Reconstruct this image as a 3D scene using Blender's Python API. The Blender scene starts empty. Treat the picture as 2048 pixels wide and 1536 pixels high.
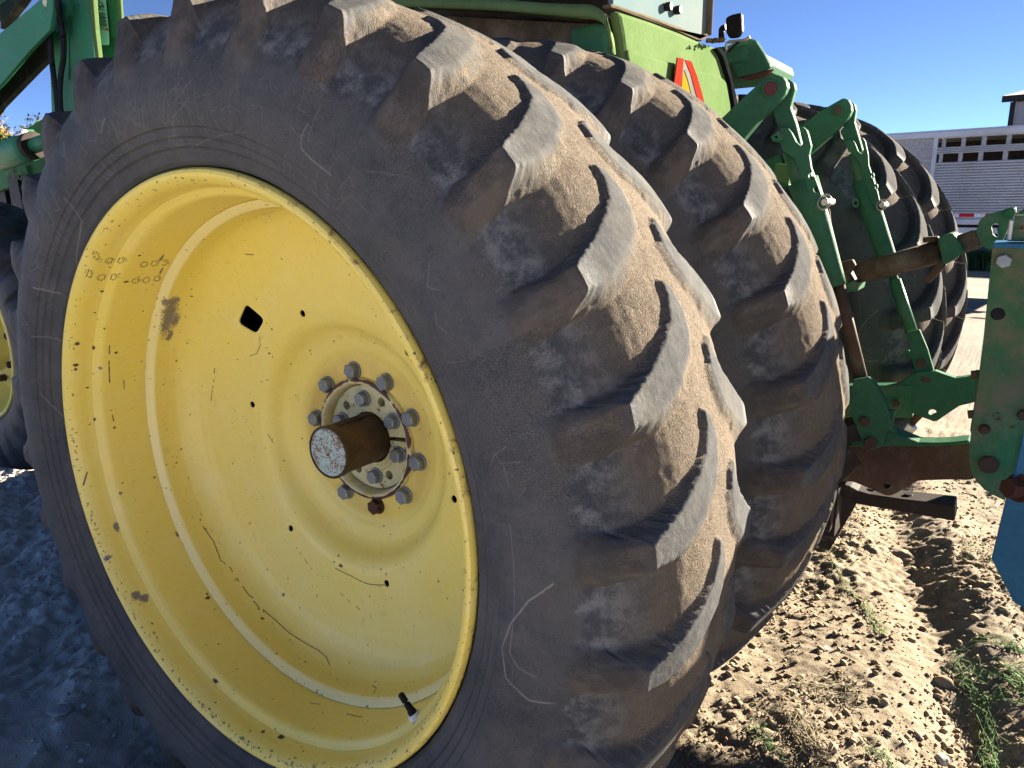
import bpy, bmesh, math, random
import numpy as np
from mathutils import Vector, Matrix
from mathutils.geometry import tessellate_polygon
random.seed(3); rng = np.random.default_rng(7)
R = math.radians
S = bpy.context.scene
C = S.collection

# ---------------------------------------------------------------- camera, light
TILT = R(1.166)                                   # the tractor stands with its far side slightly high
RX = np.array([[1,0,0],[0,math.cos(TILT),-math.sin(TILT)],[0,math.sin(TILT),math.cos(TILT)]])
F = 1500.0                                        # focal length in pixels of a 2048 wide picture
_a = np.array([.5588,-.2016,.8045]); _a /= np.linalg.norm(_a)
_th = math.atan(337/F); _w = np.array([0,-math.cos(_th),-math.sin(_th)])
_u = _w-_a*(_w@_a); _u /= np.linalg.norm(_u); _x = np.cross(_a,_u)
MC = np.stack([_x,_a,_u],1)                       # tractor frame -> camera frame (x right, y down, z forward)
CAM = -MC.T@np.array([-.5219,.193,1.3672])
cam = bpy.data.cameras.new('camera'); camo = bpy.data.objects.new('camera', cam); C.objects.link(camo)
cam.sensor_width = 36; cam.lens = F/2048*36; cam.clip_start = .02; cam.clip_end = 3000
RW = RX@MC.T                                      # camera frame -> world
m = np.eye(4); m[:3,0] = RW[:,0]; m[:3,1] = -RW[:,1]; m[:3,2] = -RW[:,2]; m[:3,3] = RX@CAM
camo.matrix_world = Matrix(m.tolist())
S.camera = camo

SUN_EL, SUN_AZ = R(20), R(61)                   # azimuth from +X towards +Y
wd = bpy.data.worlds.new('World'); S.world = wd; wd.use_nodes = True
wn = wd.node_tree; wn.nodes.clear()
sky = wn.nodes.new('ShaderNodeTexSky'); sky.sky_type = 'NISHITA'; sky.sun_disc = False
sky.sun_elevation = SUN_EL; sky.sun_rotation = math.pi/2-SUN_AZ
sky.altitude = 300; sky.air_density = .19; sky.dust_density = .0; sky.ozone_density = 2.5
bg = wn.nodes.new('ShaderNodeBackground'); bg.inputs[1].default_value = .05
wo = wn.nodes.new('ShaderNodeOutputWorld')
wn.links.new(sky.outputs[0], bg.inputs[0]); wn.links.new(bg.outputs[0], wo.inputs[0])
sl = bpy.data.lights.new('sun','SUN'); sl.energy = 5.0; sl.angle = R(.5); sl.color = (1,.87,.70)
so = bpy.data.objects.new('sun', sl); C.objects.link(so)
sd = Vector((math.cos(SUN_EL)*math.cos(SUN_AZ), math.cos(SUN_EL)*math.sin(SUN_AZ), math.sin(SUN_EL)))
so.rotation_euler = sd.to_track_quat('Z','Y').to_euler(); so.location = (3,10,6)
S.view_settings.view_transform = 'Standard'; S.view_settings.look = 'None'
S.view_settings.exposure = 2.95; S.view_settings.gamma = 1; S.view_settings.use_curve_mapping = False
S.render.engine = 'CYCLES'
S.cycles.max_bounces = 6; S.cycles.diffuse_bounces = 4; S.cycles.glossy_bounces = 3

# ---------------------------------------------------------------- geometry helpers
def ray(px, py):
    d = MC.T@np.array([(px-1024)/F, (py-768)/F, 1.]); return d/np.linalg.norm(d)
def at(px, py, v, ax=1):
    """point of the tractor frame seen at a pixel of the photograph, on the plane axis = v"""
    d = ray(px, py); return CAM+d*(v-CAM[ax])/d[ax]
def atw(px, py, p0, n):
    """world point on a world plane"""
    d = RX@ray(px, py); c = RX@CAM; return c+d*(np.dot(np.array(p0)-c, n)/np.dot(d, n))

def mesh_obj(name, v, f, mat=None, parent=None, smooth=False):
    me = bpy.data.meshes.new(name); me.from_pydata([tuple(map(float,p)) for p in v], [], f); me.update()
    return link(name, me, mat, parent, smooth)
def link(name, me, mat=None, parent=None, smooth=False):
    if mat: me.materials.append(mat)
    if smooth: me.polygons.foreach_set('use_smooth', [True]*len(me.polygons))
    o = bpy.data.objects.new(name, me); C.objects.link(o)
    if parent is not None: o.parent = parent
    return o
def bevel(o, w=.002, seg=2, ang=35):
    b = o.modifiers.new('bevel','BEVEL'); b.width = w; b.segments = seg; b.limit_method = 'ANGLE'; b.angle_limit = R(ang)
    b.harden_normals = False
    return o
def tag(o, label=None, cat=None, group=None, kind=None):
    if label: o['label'] = label
    if cat: o['category'] = cat
    if group: o['group'] = group
    if kind: o['kind'] = kind
    return o
def empty(name, loc=(0,0,0), rot=(0,0,0)):
    o = bpy.data.objects.new(name, None); o.location = loc; o.rotation_euler = rot; o.empty_display_size = .1
    C.objects.link(o); return o

def grid_mesh(P, closed_u=False, flip=False):
    """P: (nu, nv, 3) array -> (verts, quads ndarray)"""
    nu, nv = P.shape[:2]; idx = np.arange(nu*nv).reshape(nu, nv)
    a = idx if closed_u else idx[:-1]; b = np.roll(idx,-1,0) if closed_u else idx[1:]
    q = np.stack([a[:,:-1], b[:,:-1], b[:,1:], a[:,1:]], -1).reshape(-1,4)
    if flip: q = q[:,::-1]
    return P.reshape(-1,3), q
def fast_mesh(name, V, Q, smooth=True):
    me = bpy.data.meshes.new(name); n = len(V); k = len(Q)
    me.vertices.add(n); me.vertices.foreach_set('co', np.ascontiguousarray(V,dtype=np.float32).ravel())
    me.loops.add(k*4); me.loops.foreach_set('vertex_index', np.ascontiguousarray(Q,dtype=np.int32).ravel())
    me.polygons.add(k); me.polygons.foreach_set('loop_start', np.arange(0,k*4,4,dtype=np.int32))
    me.polygons.foreach_set('loop_total', np.full(k,4,dtype=np.int32))
    if smooth: me.polygons.foreach_set('use_smooth', np.ones(k,dtype=bool))
    me.update(calc_edges=True); me.validate(); return me
def fattr(me, name, vals):
    a = me.attributes.new(name,'FLOAT','POINT'); a.data.foreach_set('value', np.ascontiguousarray(vals,dtype=np.float32).ravel())
def uv_from_grid(me, U, Vv, closed_period=None):
    """per loop uv from per-vertex arrays, the seam mended"""
    li = np.empty(len(me.loops), dtype=np.int32); me.loops.foreach_get('vertex_index', li)
    u = U.ravel()[li].reshape(-1,4).copy(); v = Vv.ravel()[li]
    if closed_period:
        mx = u.max(1,keepdims=True); u = np.where((mx-u) > closed_period/2, u+closed_period, u)
    uvl = me.uv_layers.new(name='UVMap'); uvl.data.foreach_set('uv', np.stack([u.ravel(), v],1).astype(np.float32).ravel())

def hash2(ix, iy, seed):
    h = (ix.astype(np.int64)*374761393+iy.astype(np.int64)*668265263+seed*1442695041) & 0xffffffff
    h = ((h ^ (h >> 13))*1274126177) & 0xffffffff
    return ((h ^ (h >> 16)) & 0xffffff)/float(0xffffff)
def vnoise(x, y, seed=0, px=None):
    ix = np.floor(x); iy = np.floor(y); fx = x-ix; fy = y-iy
    fx = fx*fx*(3-2*fx); fy = fy*fy*(3-2*fy)
    ix1 = ix+1
    if px: ix = np.mod(ix,px); ix1 = np.mod(ix1,px)
    a = hash2(ix,iy,seed); b = hash2(ix1,iy,seed); c = hash2(ix,iy+1,seed); d = hash2(ix1,iy+1,seed)
    return (a*(1-fx)+b*fx)*(1-fy)+(c*(1-fx)+d*fx)*fy
def fbm(x, y, seed=0, o=4, g=.5):
    s = 0; A = 1; t = 0
    for k in range(o):
        s = s+A*vnoise(x*2**k+17*k, y*2**k+5*k, seed+k); t += A; A *= g
    return s/t
def sstep(a, b, x):
    t = np.clip((x-a)/(b-a),0,1); return t*t*(3-2*t)

# local frames for straight members
def frame(p, q, up=(0,0,1)):
    p = Vector(p); q = Vector(q); z = (q-p).normalized(); u = Vector(up)
    if abs(z.dot(u)) > .97: u = Vector((1,0,0))
    x = u.cross(z).normalized(); y = z.cross(x)
    return p, q, x, y, z
def tube(name, pts, rad, mat, parent=None, seg=20, caps=True, smooth=True, prof=None):
    """round (or prof-shaped) tube through points; rad number or list"""
    pts = [Vector(p) for p in pts]; n = len(pts); rad = rad if hasattr(rad,'__len__') else [rad]*n
    V = []; Fc = []
    t0 = (pts[1]-pts[0]).normalized(); u = Vector((0,0,1))
    if abs(t0.dot(u)) > .9: u = Vector((1,0,0))
    x = (u-t0*u.dot(t0)).normalized()
    for i,p in enumerate(pts):
        t = (pts[min(i+1,n-1)]-pts[max(i-1,0)]).normalized()
        x = (x-t*x.dot(t)).normalized(); y = t.cross(x)
        for k in range(seg):
            a = 2*math.pi*k/seg; V.append(p+(x*math.cos(a)+y*math.sin(a))*rad[i])
    for i in range(n-1):
        for k in range(seg):
            Fc.append((i*seg+k, i*seg+(k+1)%seg, (i+1)*seg+(k+1)%seg, (i+1)*seg+k))
    if caps: Fc.append(tuple(range(seg))[::-1]); Fc.append(tuple((n-1)*seg+k for k in range(seg)))
    o = mesh_obj(name, V, Fc, mat, parent, False)
    if smooth:
        fl = [len(p.vertices) == 4 for p in o.data.polygons]; o.data.polygons.foreach_set('use_smooth', fl)
    return o
def fillet(pts, d=.02, n=4):
    """round the corners of a polyline"""
    pts = [Vector(p) for p in pts]; out = [pts[0]]
    for a,b,c in zip(pts,pts[1:],pts[2:]):
        u = (a-b); v = (c-b); k = min(d, u.length/2, v.length/2); p = b+u.normalized()*k; q = b+v.normalized()*k
        for i in range(n+1):
            t = i/n; out.append(p*(1-t)**2+b*2*t*(1-t)+q*t*t)
    out.append(pts[-1]); return out
def cyl(name, p, q, r, mat, parent=None, seg=24, bev=0, r2=None, smooth=True):
    p = Vector(p); q = Vector(q); r2 = r if r2 is None else r2
    o = tube(name, [p, q], [r, r2], mat, parent, seg, True, smooth)
    if bev: bevel(o, bev, 2, 50)
    return o
def hexa(name, p, n, r, h, mat, parent=None, washer=0, rot=0, wmat=None):
    """hex bolt head standing on p along n"""
    p = Vector(p); n = Vector(n).normalized(); P_, Q_, x, y, z = frame(p, p+n)
    V = []; Fc = []
    def ring(rr, hh, k=6, ro=0):
        b = len(V)
        for i in range(k):
            a = 2*math.pi*i/k+ro; V.append(p+z*hh+(x*math.cos(a)+y*math.sin(a))*rr)
        return b
    if washer:
        a = ring(washer, 0, 24); b = ring(washer, h*.16, 24); c = ring(washer*.93, h*.2, 24)
        for i in range(24):
            j = (i+1)%24; Fc.append((a+i,a+j,b+j,b+i)); Fc.append((b+i,b+j,c+j,c+i))
        Fc.append(tuple(c+i for i in range(24)))
        h0 = h*.2
    else: h0 = 0
    a = ring(r, h0, 6, rot); b = ring(r, h-r*.12, 6, rot); c = ring(r*.86, h, 6, rot)
    for i in range(6):
        j = (i+1)%6; Fc.append((a+i,a+j,b+j,b+i)); Fc.append((b+i,b+j,c+j,c+i))
    Fc.append(tuple(c+i for i in range(6)))
    o = mesh_obj(name, V, Fc, mat, parent); bevel(o, r*.04, 1, 25); return o
def plate(name, poly, ax, lo, hi, mat, parent=None, holes=(), bev=.003, smooth=False):
    """flat piece: outline and holes given as 2-D points of the two other axes, from lo to hi along axis ax"""
    oth = [i for i in range(3) if i != ax]
    loops = [list(map(tuple,poly))]+[list(map(tuple,h)) for h in holes]
    allp = [p for l in loops for p in l]
    tri = tessellate_polygon([[Vector((p[0],p[1],0)) for p in l] for l in loops])
    n = len(allp); V = []
    for lev in (lo, hi):
        for p in allp:
            c = [0,0,0]; c[ax] = lev; c[oth[0]] = p[0]; c[oth[1]] = p[1]; V.append(c)
    bm = bmesh.new(); vs = [bm.verts.new(v) for v in V]
    def nf(ids):
        try: bm.faces.new([vs[i] for i in ids])
        except ValueError: pass
    for t in tri:
        nf(t); nf([i+n for i in t][::-1])
    b = 0
    for l in loops:
        k = len(l)
        for i in range(k): nf((b+i, b+(i+1)%k, b+(i+1)%k+n, b+i+n))
        b += k
    bmesh.ops.recalc_face_normals(bm, faces=bm.faces)
    bmesh.ops.dissolve_limit(bm, angle_limit=.01, verts=bm.verts, edges=bm.edges)
    me = bpy.data.meshes.new(name); bm.to_mesh(me); bm.free()
    o = link(name, me, mat, parent, smooth)
    if bev: bevel(o, bev)
    return o
def pplate(name, px, y, th, mat, parent=None, holes=(), bev=.003):
    """plate parallel to the wheels whose near face lies at y; outlines from the photograph"""
    f = lambda l: [tuple(at(a,b,y)[[0,2]]) for a,b in l]
    return plate(name, f(px), 1, y, y+th, mat, parent, [f(h) for h in holes], bev)
def circ(cx, cy, r, n=20): return [(cx+r*math.cos(2*math.pi*i/n), cy+r*math.sin(2*math.pi*i/n)) for i in range(n)]
def round_poly(pts, d, n=3):
    out = []; k = len(pts)
    for i in range(k):
        a = np.array(pts[i-1],float); b = np.array(pts[i],float); c = np.array(pts[(i+1)%k],float)
        la = np.linalg.norm(a-b); lc = np.linalg.norm(c-b); e = min(d, la*.45, lc*.45)
        p = b+(a-b)/la*e; q = b+(c-b)/lc*e
        for j in range(n+1):
            t = j/n; out.append(tuple(p*(1-t)**2+b*2*t*(1-t)+q*t*t))
    return out
def box(name, lo, hi, mat, parent=None, bev=.003):
    x0,y0,z0 = lo; x1,y1,z1 = hi
    o = mesh_obj(name, [(x0,y0,z0),(x1,y0,z0),(x1,y1,z0),(x0,y1,z0),(x0,y0,z1),(x1,y0,z1),(x1,y1,z1),(x0,y1,z1)],
        [(0,3,2,1),(4,5,6,7),(0,1,5,4),(1,2,6,5),(2,3,7,6),(3,0,4,7)], mat, parent)
    if bev: bevel(o, bev)
    return o
def bar(name, p, q, w, h, mat, parent=None, up=(0,0,1), bev=.003):
    p, q, x, y, z = frame(p, q, up); V = []
    for c in (p, q):
        for a,b in ((-1,-1),(1,-1),(1,1),(-1,1)): V.append(c+x*a*w/2+y*b*h/2)
    o = mesh_obj(name, V, [(0,3,2,1),(4,5,6,7),(0,1,5,4),(1,2,6,5),(2,3,7,6),(3,0,4,7)], mat, parent)
    if bev: bevel(o, bev)
    return o

# ---------------------------------------------------------------- materials
class NT:
    def __init__(s, name):
        s.m = bpy.data.materials.new(name); s.m.use_nodes = True; s.t = s.m.node_tree; s.t.nodes.clear()
        s.out = s.t.nodes.new('ShaderNodeOutputMaterial'); s.b = s.t.nodes.new('ShaderNodeBsdfPrincipled')
        s.t.links.new(s.b.outputs[0], s.out.inputs[0]); s._o = None
    def set(s, sock, v):
        if isinstance(v, bpy.types.NodeSocket): s.t.links.new(v, sock)
        elif isinstance(v, (tuple,list)) and len(v) == 3 and sock.type == 'RGBA': sock.default_value = (*v,1)
        else: sock.default_value = v
    def n(s, typ, ins=None, out=0, **kw):
        nd = s.t.nodes.new('ShaderNode'+typ)
        for k,v in kw.items(): setattr(nd,k,v)
        for k,v in (ins or {}).items(): s.set(nd.inputs[k], v)
        return nd.outputs[out]
    def obj(s):
        if s._o is None: s._o = s.n('TexCoord', out='Object')
        return s._o
    def noise(s, scale, vec=None, detail=4, rough=.55, dist=0, out=0):
        return s.n('TexNoise', {'Vector': vec or s.obj(), 'Scale': scale, 'Detail': detail, 'Roughness': rough, 'Distortion': dist}, out)
    def vor(s, scale, vec=None, feature='F1', out=0, rnd=1):
        return s.n('TexVoronoi', {'Vector': vec or s.obj(), 'Scale': scale, 'Randomness': rnd}, out, feature=feature)
    def ramp(s, fac, a, b, lo=0., hi=1.):
        return s.n('MapRange', {'Value': fac, 'From Min': a, 'From Max': b, 'To Min': lo, 'To Max': hi}, interpolation_type='SMOOTHSTEP')
    def mix(s, fac, a, b, mode='MIX'):
        nd = s.t.nodes.new('ShaderNodeMix'); nd.data_type = 'RGBA'; nd.blend_type = mode; nd.clamp_factor = True
        s.set(nd.inputs[0], fac); s.set(nd.inputs[6], a); s.set(nd.inputs[7], b); return nd.outputs[2]
    def math(s, op, a, b=0., c=0., clamp=False):
        nd = s.t.nodes.new('ShaderNodeMath'); nd.operation = op; nd.use_clamp = clamp
        s.set(nd.inputs[0], a); s.set(nd.inputs[1], b); s.set(nd.inputs[2], c); return nd.outputs[0]
    def attr(s, name): return s.n('Attribute', out='Fac', attribute_name=name)
    def scaled(s, vec, sc):
        return s.n('Mapping', {'Vector': vec, 'Scale': sc})
    def bump(s, h, dist, strength=1., normal=None):
        ins = {'Height': h, 'Distance': dist, 'Strength': strength}
        if normal is not None: ins['Normal'] = normal
        return s.n('Bump', ins)
    def fin(s, col=None, rough=None, normal=None, metal=None, spec=None, coat=None):
        for k,v in (('Base Color',col),('Roughness',rough),('Normal',normal),('Metallic',metal),('Specular IOR Level',spec),('Coat Weight',coat)):
            if v is not None: s.set(s.b.inputs[k], v)
        return s.m

def paint(name, col, col2=None, dust=.35, rust=.3, rough=.42, dustcol=(.17,.14,.105), rustcol=(.075,.035,.022), metal=0., spec=.10):
    k = NT(name); col2 = col2 or tuple(c*.75 for c in col)
    base = k.mix(k.ramp(k.noise(3.5, detail=5), .35, .7), col, col2)
    base = k.mix(k.ramp(k.noise(60, detail=3), .3, .9, 0, .25), base, tuple(min(1,c*1.7) for c in col))
    dn = k.noise(9, detail=8, rough=.7); d = k.ramp(dn, .62-dust*.35, .9-dust*.3, 0, min(1,.3+dust))
    base = k.mix(d, base, dustcol)
    rn = k.math('ADD', k.math('MULTIPLY', k.noise(14, detail=7, rough=.75), .6), k.math('MULTIPLY', k.noise(70, detail=3), .4))
    r = k.ramp(rn, .66-rust*.16, .70-rust*.16)
    base = k.mix(r, base, rustcol)
    sp = k.ramp(k.vor(55), .05, .12, 1, 0); sp = k.math('MULTIPLY', sp, k.ramp(k.noise(6), .5, .6))
    base = k.mix(sp, base, rustcol)
    rg = k.ramp(d, 0, 1, rough, .85); rg = k.mix(r, rg, (.8,.8,.8))
    nb = k.bump(k.math('SUBTRACT', k.noise(120, detail=3), k.math('MULTIPLY', r, .6)), .0015, .5)
    return k.fin(base, rg, nb, metal, spec)

GREEN = paint('green_paint', (.038,.118,.062), (.030,.090,.050), .25, .14, .6, spec=.04)
GREEND = paint('green_paint_dusty', (.030,.125,.060), (.03,.095,.048), .5, .42)
GREENL = paint('green_panel_paint', (.080,.128,.050), (.10,.148,.066), .15, .0, .9, spec=.0)
GREENM = paint('green_loader_paint', (.030,.165,.085), (.04,.185,.10), .25, .08, .5)
BROWN = paint('rusty_dirty_steel', (.085,.05,.033), (.05,.032,.022), .45, .5, .7)
DARK = paint('dark_greasy_steel', (.028,.022,.02), (.02,.017,.015), .35, .2, .6)
BLUE = paint('blue_paint', (.022,.115,.215), (.02,.10,.19), .05, .0, .38)
BLACK = paint('black_plastic', (.012,.012,.013), (.01,.01,.011), .25, .0, .5)
ZINC = paint('zinc_bolt_steel', (.24,.26,.28), (.17,.185,.2), .12, .05, .42, metal=.45)
RUSTB = paint('rusty_bolt_steel', (.07,.033,.024), (.045,.02,.015), .1, .3, .6)
SILVER = paint('bare_silver_steel', (.5,.5,.48), (.38,.38,.37), .2, .1, .35, metal=.7)
SHINY = paint('plated_ring_steel', (.5,.45,.4), (.3,.25,.2), .1, .2, .35, metal=.6)
REDP = paint('faded_red_paint', (.10,.035,.03), (.07,.02,.02), .3, .35)

def simple(name, col, rough=.6, metal=0, noise=.15, sc=20, spec=.0):
    k = NT(name); c = k.mix(k.ramp(k.noise(sc), .3, .7, 0, 1), tuple(x*(1-noise) for x in col), tuple(min(1,x*(1+noise)) for x in col))
    return k.fin(c, rough, k.bump(k.noise(sc*6), .001, .3), metal, spec)

# wear map of the yellow wheel, drawn in (angle, distance along the section) -------------
# section of the yellow wheel: (y, r)
RIMPROF = [(.010,.566),(.002,.5655),(-.004,.562),(-.006,.557),(-.004,.551),(.002,.545),(.010,.5405),(.020,.538),(.036,.5365),(.046,.534),
           (.052,.528),(.057,.5225),(.064,.5195),(.080,.5180),(.12,.5170),(.166,.5160)]
DISCPROF = [(.180,.5158),(.158,.5156),(.1572,.5145),(.1580,.5125),(.1690,.5010),(.1710,.5000),(.1745,.4996),(.190,.4993),(.208,.4985),(.222,.4955),(.236,.488),(.248,.477),(.258,.462),(.267,.44),(.275,.41),
            (.281,.37),(.286,.33),(.291,.295),(.296,.278),(.303,.267),(.312,.2585),(.323,.251),(.333,.243),(.341,.232),(.347,.218),(.352,.204),
            (.3555,.197),(.3580,.191),(.3590,.185),(.3595,.16),(.3600,.136)]
def resample(prof, step):
    P = np.array(prof,float); out = [P[0]]; 
    for a,b in zip(P,P[1:]):
        k = max(1,int(round(np.linalg.norm(b-a)/step)))
        for i in range(1,k+1): out.append(a+(b-a)*i/k)
    return np.array(out)
def arclen(P): return np.concatenate([[0],np.cumsum(np.linalg.norm(np.diff(P,axis=0),axis=1))])

def ray_wheel(px, py):
    """where the photograph's pixel meets the yellow wheel -> (angle, arc)"""
    best = None; off = 0
    for prof,o in ((RIMPROF,0.),(DISCPROF,.5)):
        P = resample(prof,.004); s = arclen(P); d = ray(px,py)
        t = np.linspace(.5,3.5,3000); X = CAM+t[:,None]*d
        r = np.hypot(X[:,0],X[:,2]); y = X[:,1]
        D = (y[:,None]-P[None,:,0])**2+(r[:,None]-P[None,:,1])**2
        i,j = np.unravel_index(np.argmin(D), D.shape)
        if best is None or D[i,j] < best[0]: best = (D[i,j], math.atan2(X[i,2],X[i,0]), s[j]+o)
    return best[1], best[2]
WW, WH = 4096, 1024          # u: 2 pi; v: 0..1 m of arc (rim 0-.5, disc .5-1)
wear = np.zeros((WH,WW,3), np.float32)      # r: rust chips, g: grey primer, b: pale
def radius_of(arc):
    prof,o = (RIMPROF,0.) if arc < .5 else (DISCPROF,.5)
    P = np.array(prof); return float(np.interp(arc-o, arclen(P), P[:,1]))
def dab(ang, arc, ru, rv, ch=0, val=1., rot=0., rag=.35):
    """ragged spot; ru, rv half sizes in metres (around, along)"""
    rr = radius_of(arc); mx = rr*2*math.pi/WW; my = 1./WH
    u0 = (ang/(2*math.pi))%1*WW; v0 = arc*WH; R_ = max(ru,rv)*1.3
    ku = int(R_/mx)+2; kv = int(R_/my)+2
    iu = np.arange(int(u0)-ku,int(u0)+ku+1); iv = np.arange(max(0,int(v0)-kv),min(WH-1,int(v0)+kv)+1)
    if len(iv) == 0: return
    du = (iu-u0)[None,:]*mx; dv = (iv-v0)[:,None]*my
    c,s_ = math.cos(rot),math.sin(rot); a = du*c+dv*s_; b = -du*s_+dv*c
    n = vnoise((iu[None,:]*mx+iv[:,None]*0)*700, iv[:,None]*my*700+iu[None,:]*0, 5)
    d = np.sqrt((a/ru)**2+(b/rv)**2)+(n-.5)*2*rag
    m_ = np.clip((1.08-d)*4,0,1)*val
    sub = wear[np.ix_(iv, iu%WW)][:,:,ch]; wear[iv[:,None],(iu%WW)[None,:],ch] = np.maximum(sub,m_)
def scratch(pxs, w=.0011, ch=0, val=1., dash=None):
    P = [ray_wheel(*p) for p in pxs]
    for (a0,s0),(a1,s1) in zip(P,P[1:]):
        if abs(a1-a0) > math.pi: a1 += 2*math.pi*(1 if a1 < a0 else -1)
        L = math.hypot((a1-a0)*radius_of(s0), s1-s0); k = max(2,int(L/.0006))
        for i in range(k):
            t = i/k
            if dash and vnoise(np.array([(t*L)/dash*.8+s0*977]),np.array([a0*31]),3)[0] > .52: continue
            dab(a0+(a1-a0)*t, s0+(s1-s0)*t, w*(.7+.6*random.random()), w*(.7+.6*random.random()), ch, val, 0, .1)
scratch([(407,1052),(427,1083),(436,1110),(441,1120)]); scratch([(441,1120),(450,1127)],.0008); scratch([(458,1134),(465,1143)]); scratch([(474,1155),(478,1163)])
scratch([(486,1172),(499,1190),(506,1196)]); scratch([(508,1202),(516,1214),(517,1221)],.0013)
scratch([(527,1218),(552,1241),(577,1264),(604,1281),(635,1301),(652,1315),(659,1331)],.0010)
scratch([(670,1137),(700,1152),(735,1168),(775,1171)],.0010)
scratch([(429,735),(428,765),(423,801)],.0010,dash=.006); scratch([(249,760),(247,778)]); scratch([(217,690),(218,765)],.0012,dash=.007)
scratch([(221,820),(227,842)],.0012,dash=.006); scratch([(535,868),(546,886)],.0008); scratch([(593,1094),(636,1152)],.0008,dash=.007)
scratch([(680,1188),(722,1222)],.0008,dash=.008); scratch([(936,1178),(940,1193)],.0013); scratch([(934,1232),(926,1280)],.0015)
scratch([(517,673),(520,690),(514,707),(500,712)],.0008); scratch([(693,1428),(724,1434)]); scratch([(620,1405),(640,1409)],.0009)
scratch([(744,1372),(752,1378)],.001); scratch([(747,1387),(750,1378)],.001); scratch([(490,508),(508,509)],.001); scratch([(173,945),(166,970)],.0016)
def spot(px, py, ru, rv, ch=0, val=1, rot=0, rag=.35):
    a,s_ = ray_wheel(px,py); dab(a,s_,ru,rv,ch,val,rot,rag)
for p in [(537,706,.004,.002),(532,695,.002,.0015),(681,1133,.007,.0035),(668,1124,.003,.002),(676,1113,.002,.003),(762,1137,.003,.002),(185,695,.006,.003),(152,687,.004,.005),
          (151,730,.004,.006),(151,738,.003,.004),(232,705,.003,.004),(228,855,.003,.003),(188,838,.004,.003),(173,775,.002,.004),(402,1028,.002,.001),(361,898,.003,.002),(567,1188,.004,.004),
          (279,511,.003,.003),(205,583,.003,.003),(251,563,.003,.006),(240,548,.002,.002),(545,659,.002,.003),(190,625,.002,.002),(430,1362,.008,.004),(525,1465,.004,.004),
          (524,1237,.004,.003),(416,1195,.004,.006),(413,1188,.003,.003),(562,1474,.009,.005),(400,1040,.002,.002)]:
    spot(*p[:4])
for p in [(231,1054,.012,.006),(271,1191,.011,.010),(288,1196,.010,.010),(200,736,.004,.004),(241,986,.004,.004),(297,1276,.005,.004),(138,802,.004,.010),(215,1115,.006,.009),(355,1068,.007,.004),(323,542,.012,.003),(321,516,.012,.004)]:
    spot(*p[:4], 1)
for p in [(336,640,.042,.014),(340,622,.022,.017),(346,605,.016,.014),(330,650,.025,.006),(340,668,.012,.006),(337,676,.008,.006),(330,604,.010,.008),(352,600,.008,.010),(350,640,.02,.010)]:
    spot(*p[:4], 1, .95, 0, .55)
# the dotted stencil figures inside the rim: two rows of two groups of three noughts, the first and the last worn to an 8 and a 3
def nought(px, py, w, h, sl=0., eight=False, three=False):
    for lay in (.78,1.):
        for i in range(17):
            a = 2*math.pi*i/17+lay
            if three and 150 < math.degrees(a)%360 < 215: continue
            x = math.cos(a)*w*lay; y = math.sin(a)*h*lay
            spot(px+x+sl*y, py+y-.25*x, .0011, .0013, 0, .9, 0, .15)
    if eight:
        for i in range(11):
            a = 2*math.pi*i/11; spot(px+7+4.4*math.cos(a)*.9, py+9+4*math.sin(a), .001, .0012, 0, .9, 0, .15)
    if three:
        for i in range(5): spot(px-3+i*1.6, py-1, .001, .001, 0, .8, 0, .15)
nought(192,511,5.5,8,.25,eight=True); nought(219,521,8,5.5); nought(243,520,8,5.5)
nought(288,528.5,7.5,5.2); nought(309,526.5,7.5,5.2); nought(330,525,6.5,5.5,three=True)
nought(178,547,5.5,8,.25); nought(203,554.5,8.5,6); nought(228,553.5,7.5,6)
nought(271,561,7.5,5); nought(292,559.5,7.5,5.5); nought(314,557,7,5.2)
for k_ in range(1500):      # small chips
    arc = random.choice([random.uniform(0,.05),random.uniform(0,.2),random.uniform(.5,.98),random.uniform(.5,.6)]); s_ = .0005+.0014*random.random()**3
    dab(random.uniform(0,6.283), arc, s_*(1+random.random()), s_, 0, .9, random.random()*3)
for k_ in range(130): dab(random.uniform(0,6.283), random.uniform(.512,.524), .0015+.003*random.random(), .0015, 0, .8)
for k_ in range(260): # rust flecks along the flange bend
    a_ = random.choice([random.uniform(3.4,6.1), random.gauss(5.0,.35), random.uniform(0,6.28)]); dab(a_, random.gauss(.034,.004), .001+.004*random.random()**2, .001+.0015*random.random(), 0, .75)
for k_ in range(60): dab(random.uniform(0,6.283), random.uniform(.55,.97), .004+.01*random.random(), .003+.006*random.random(), 1, .14*random.random())
wear_img = bpy.data.images.new('wheel_wear', WW, WH, alpha=False, float_buffer=False)
wear_img.colorspace_settings.name = 'Non-Color'
wear_img.pixels.foreach_set(np.concatenate([wear,np.ones((WH,WW,1),np.float32)],2).ravel()); wear_img.pack()

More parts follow.
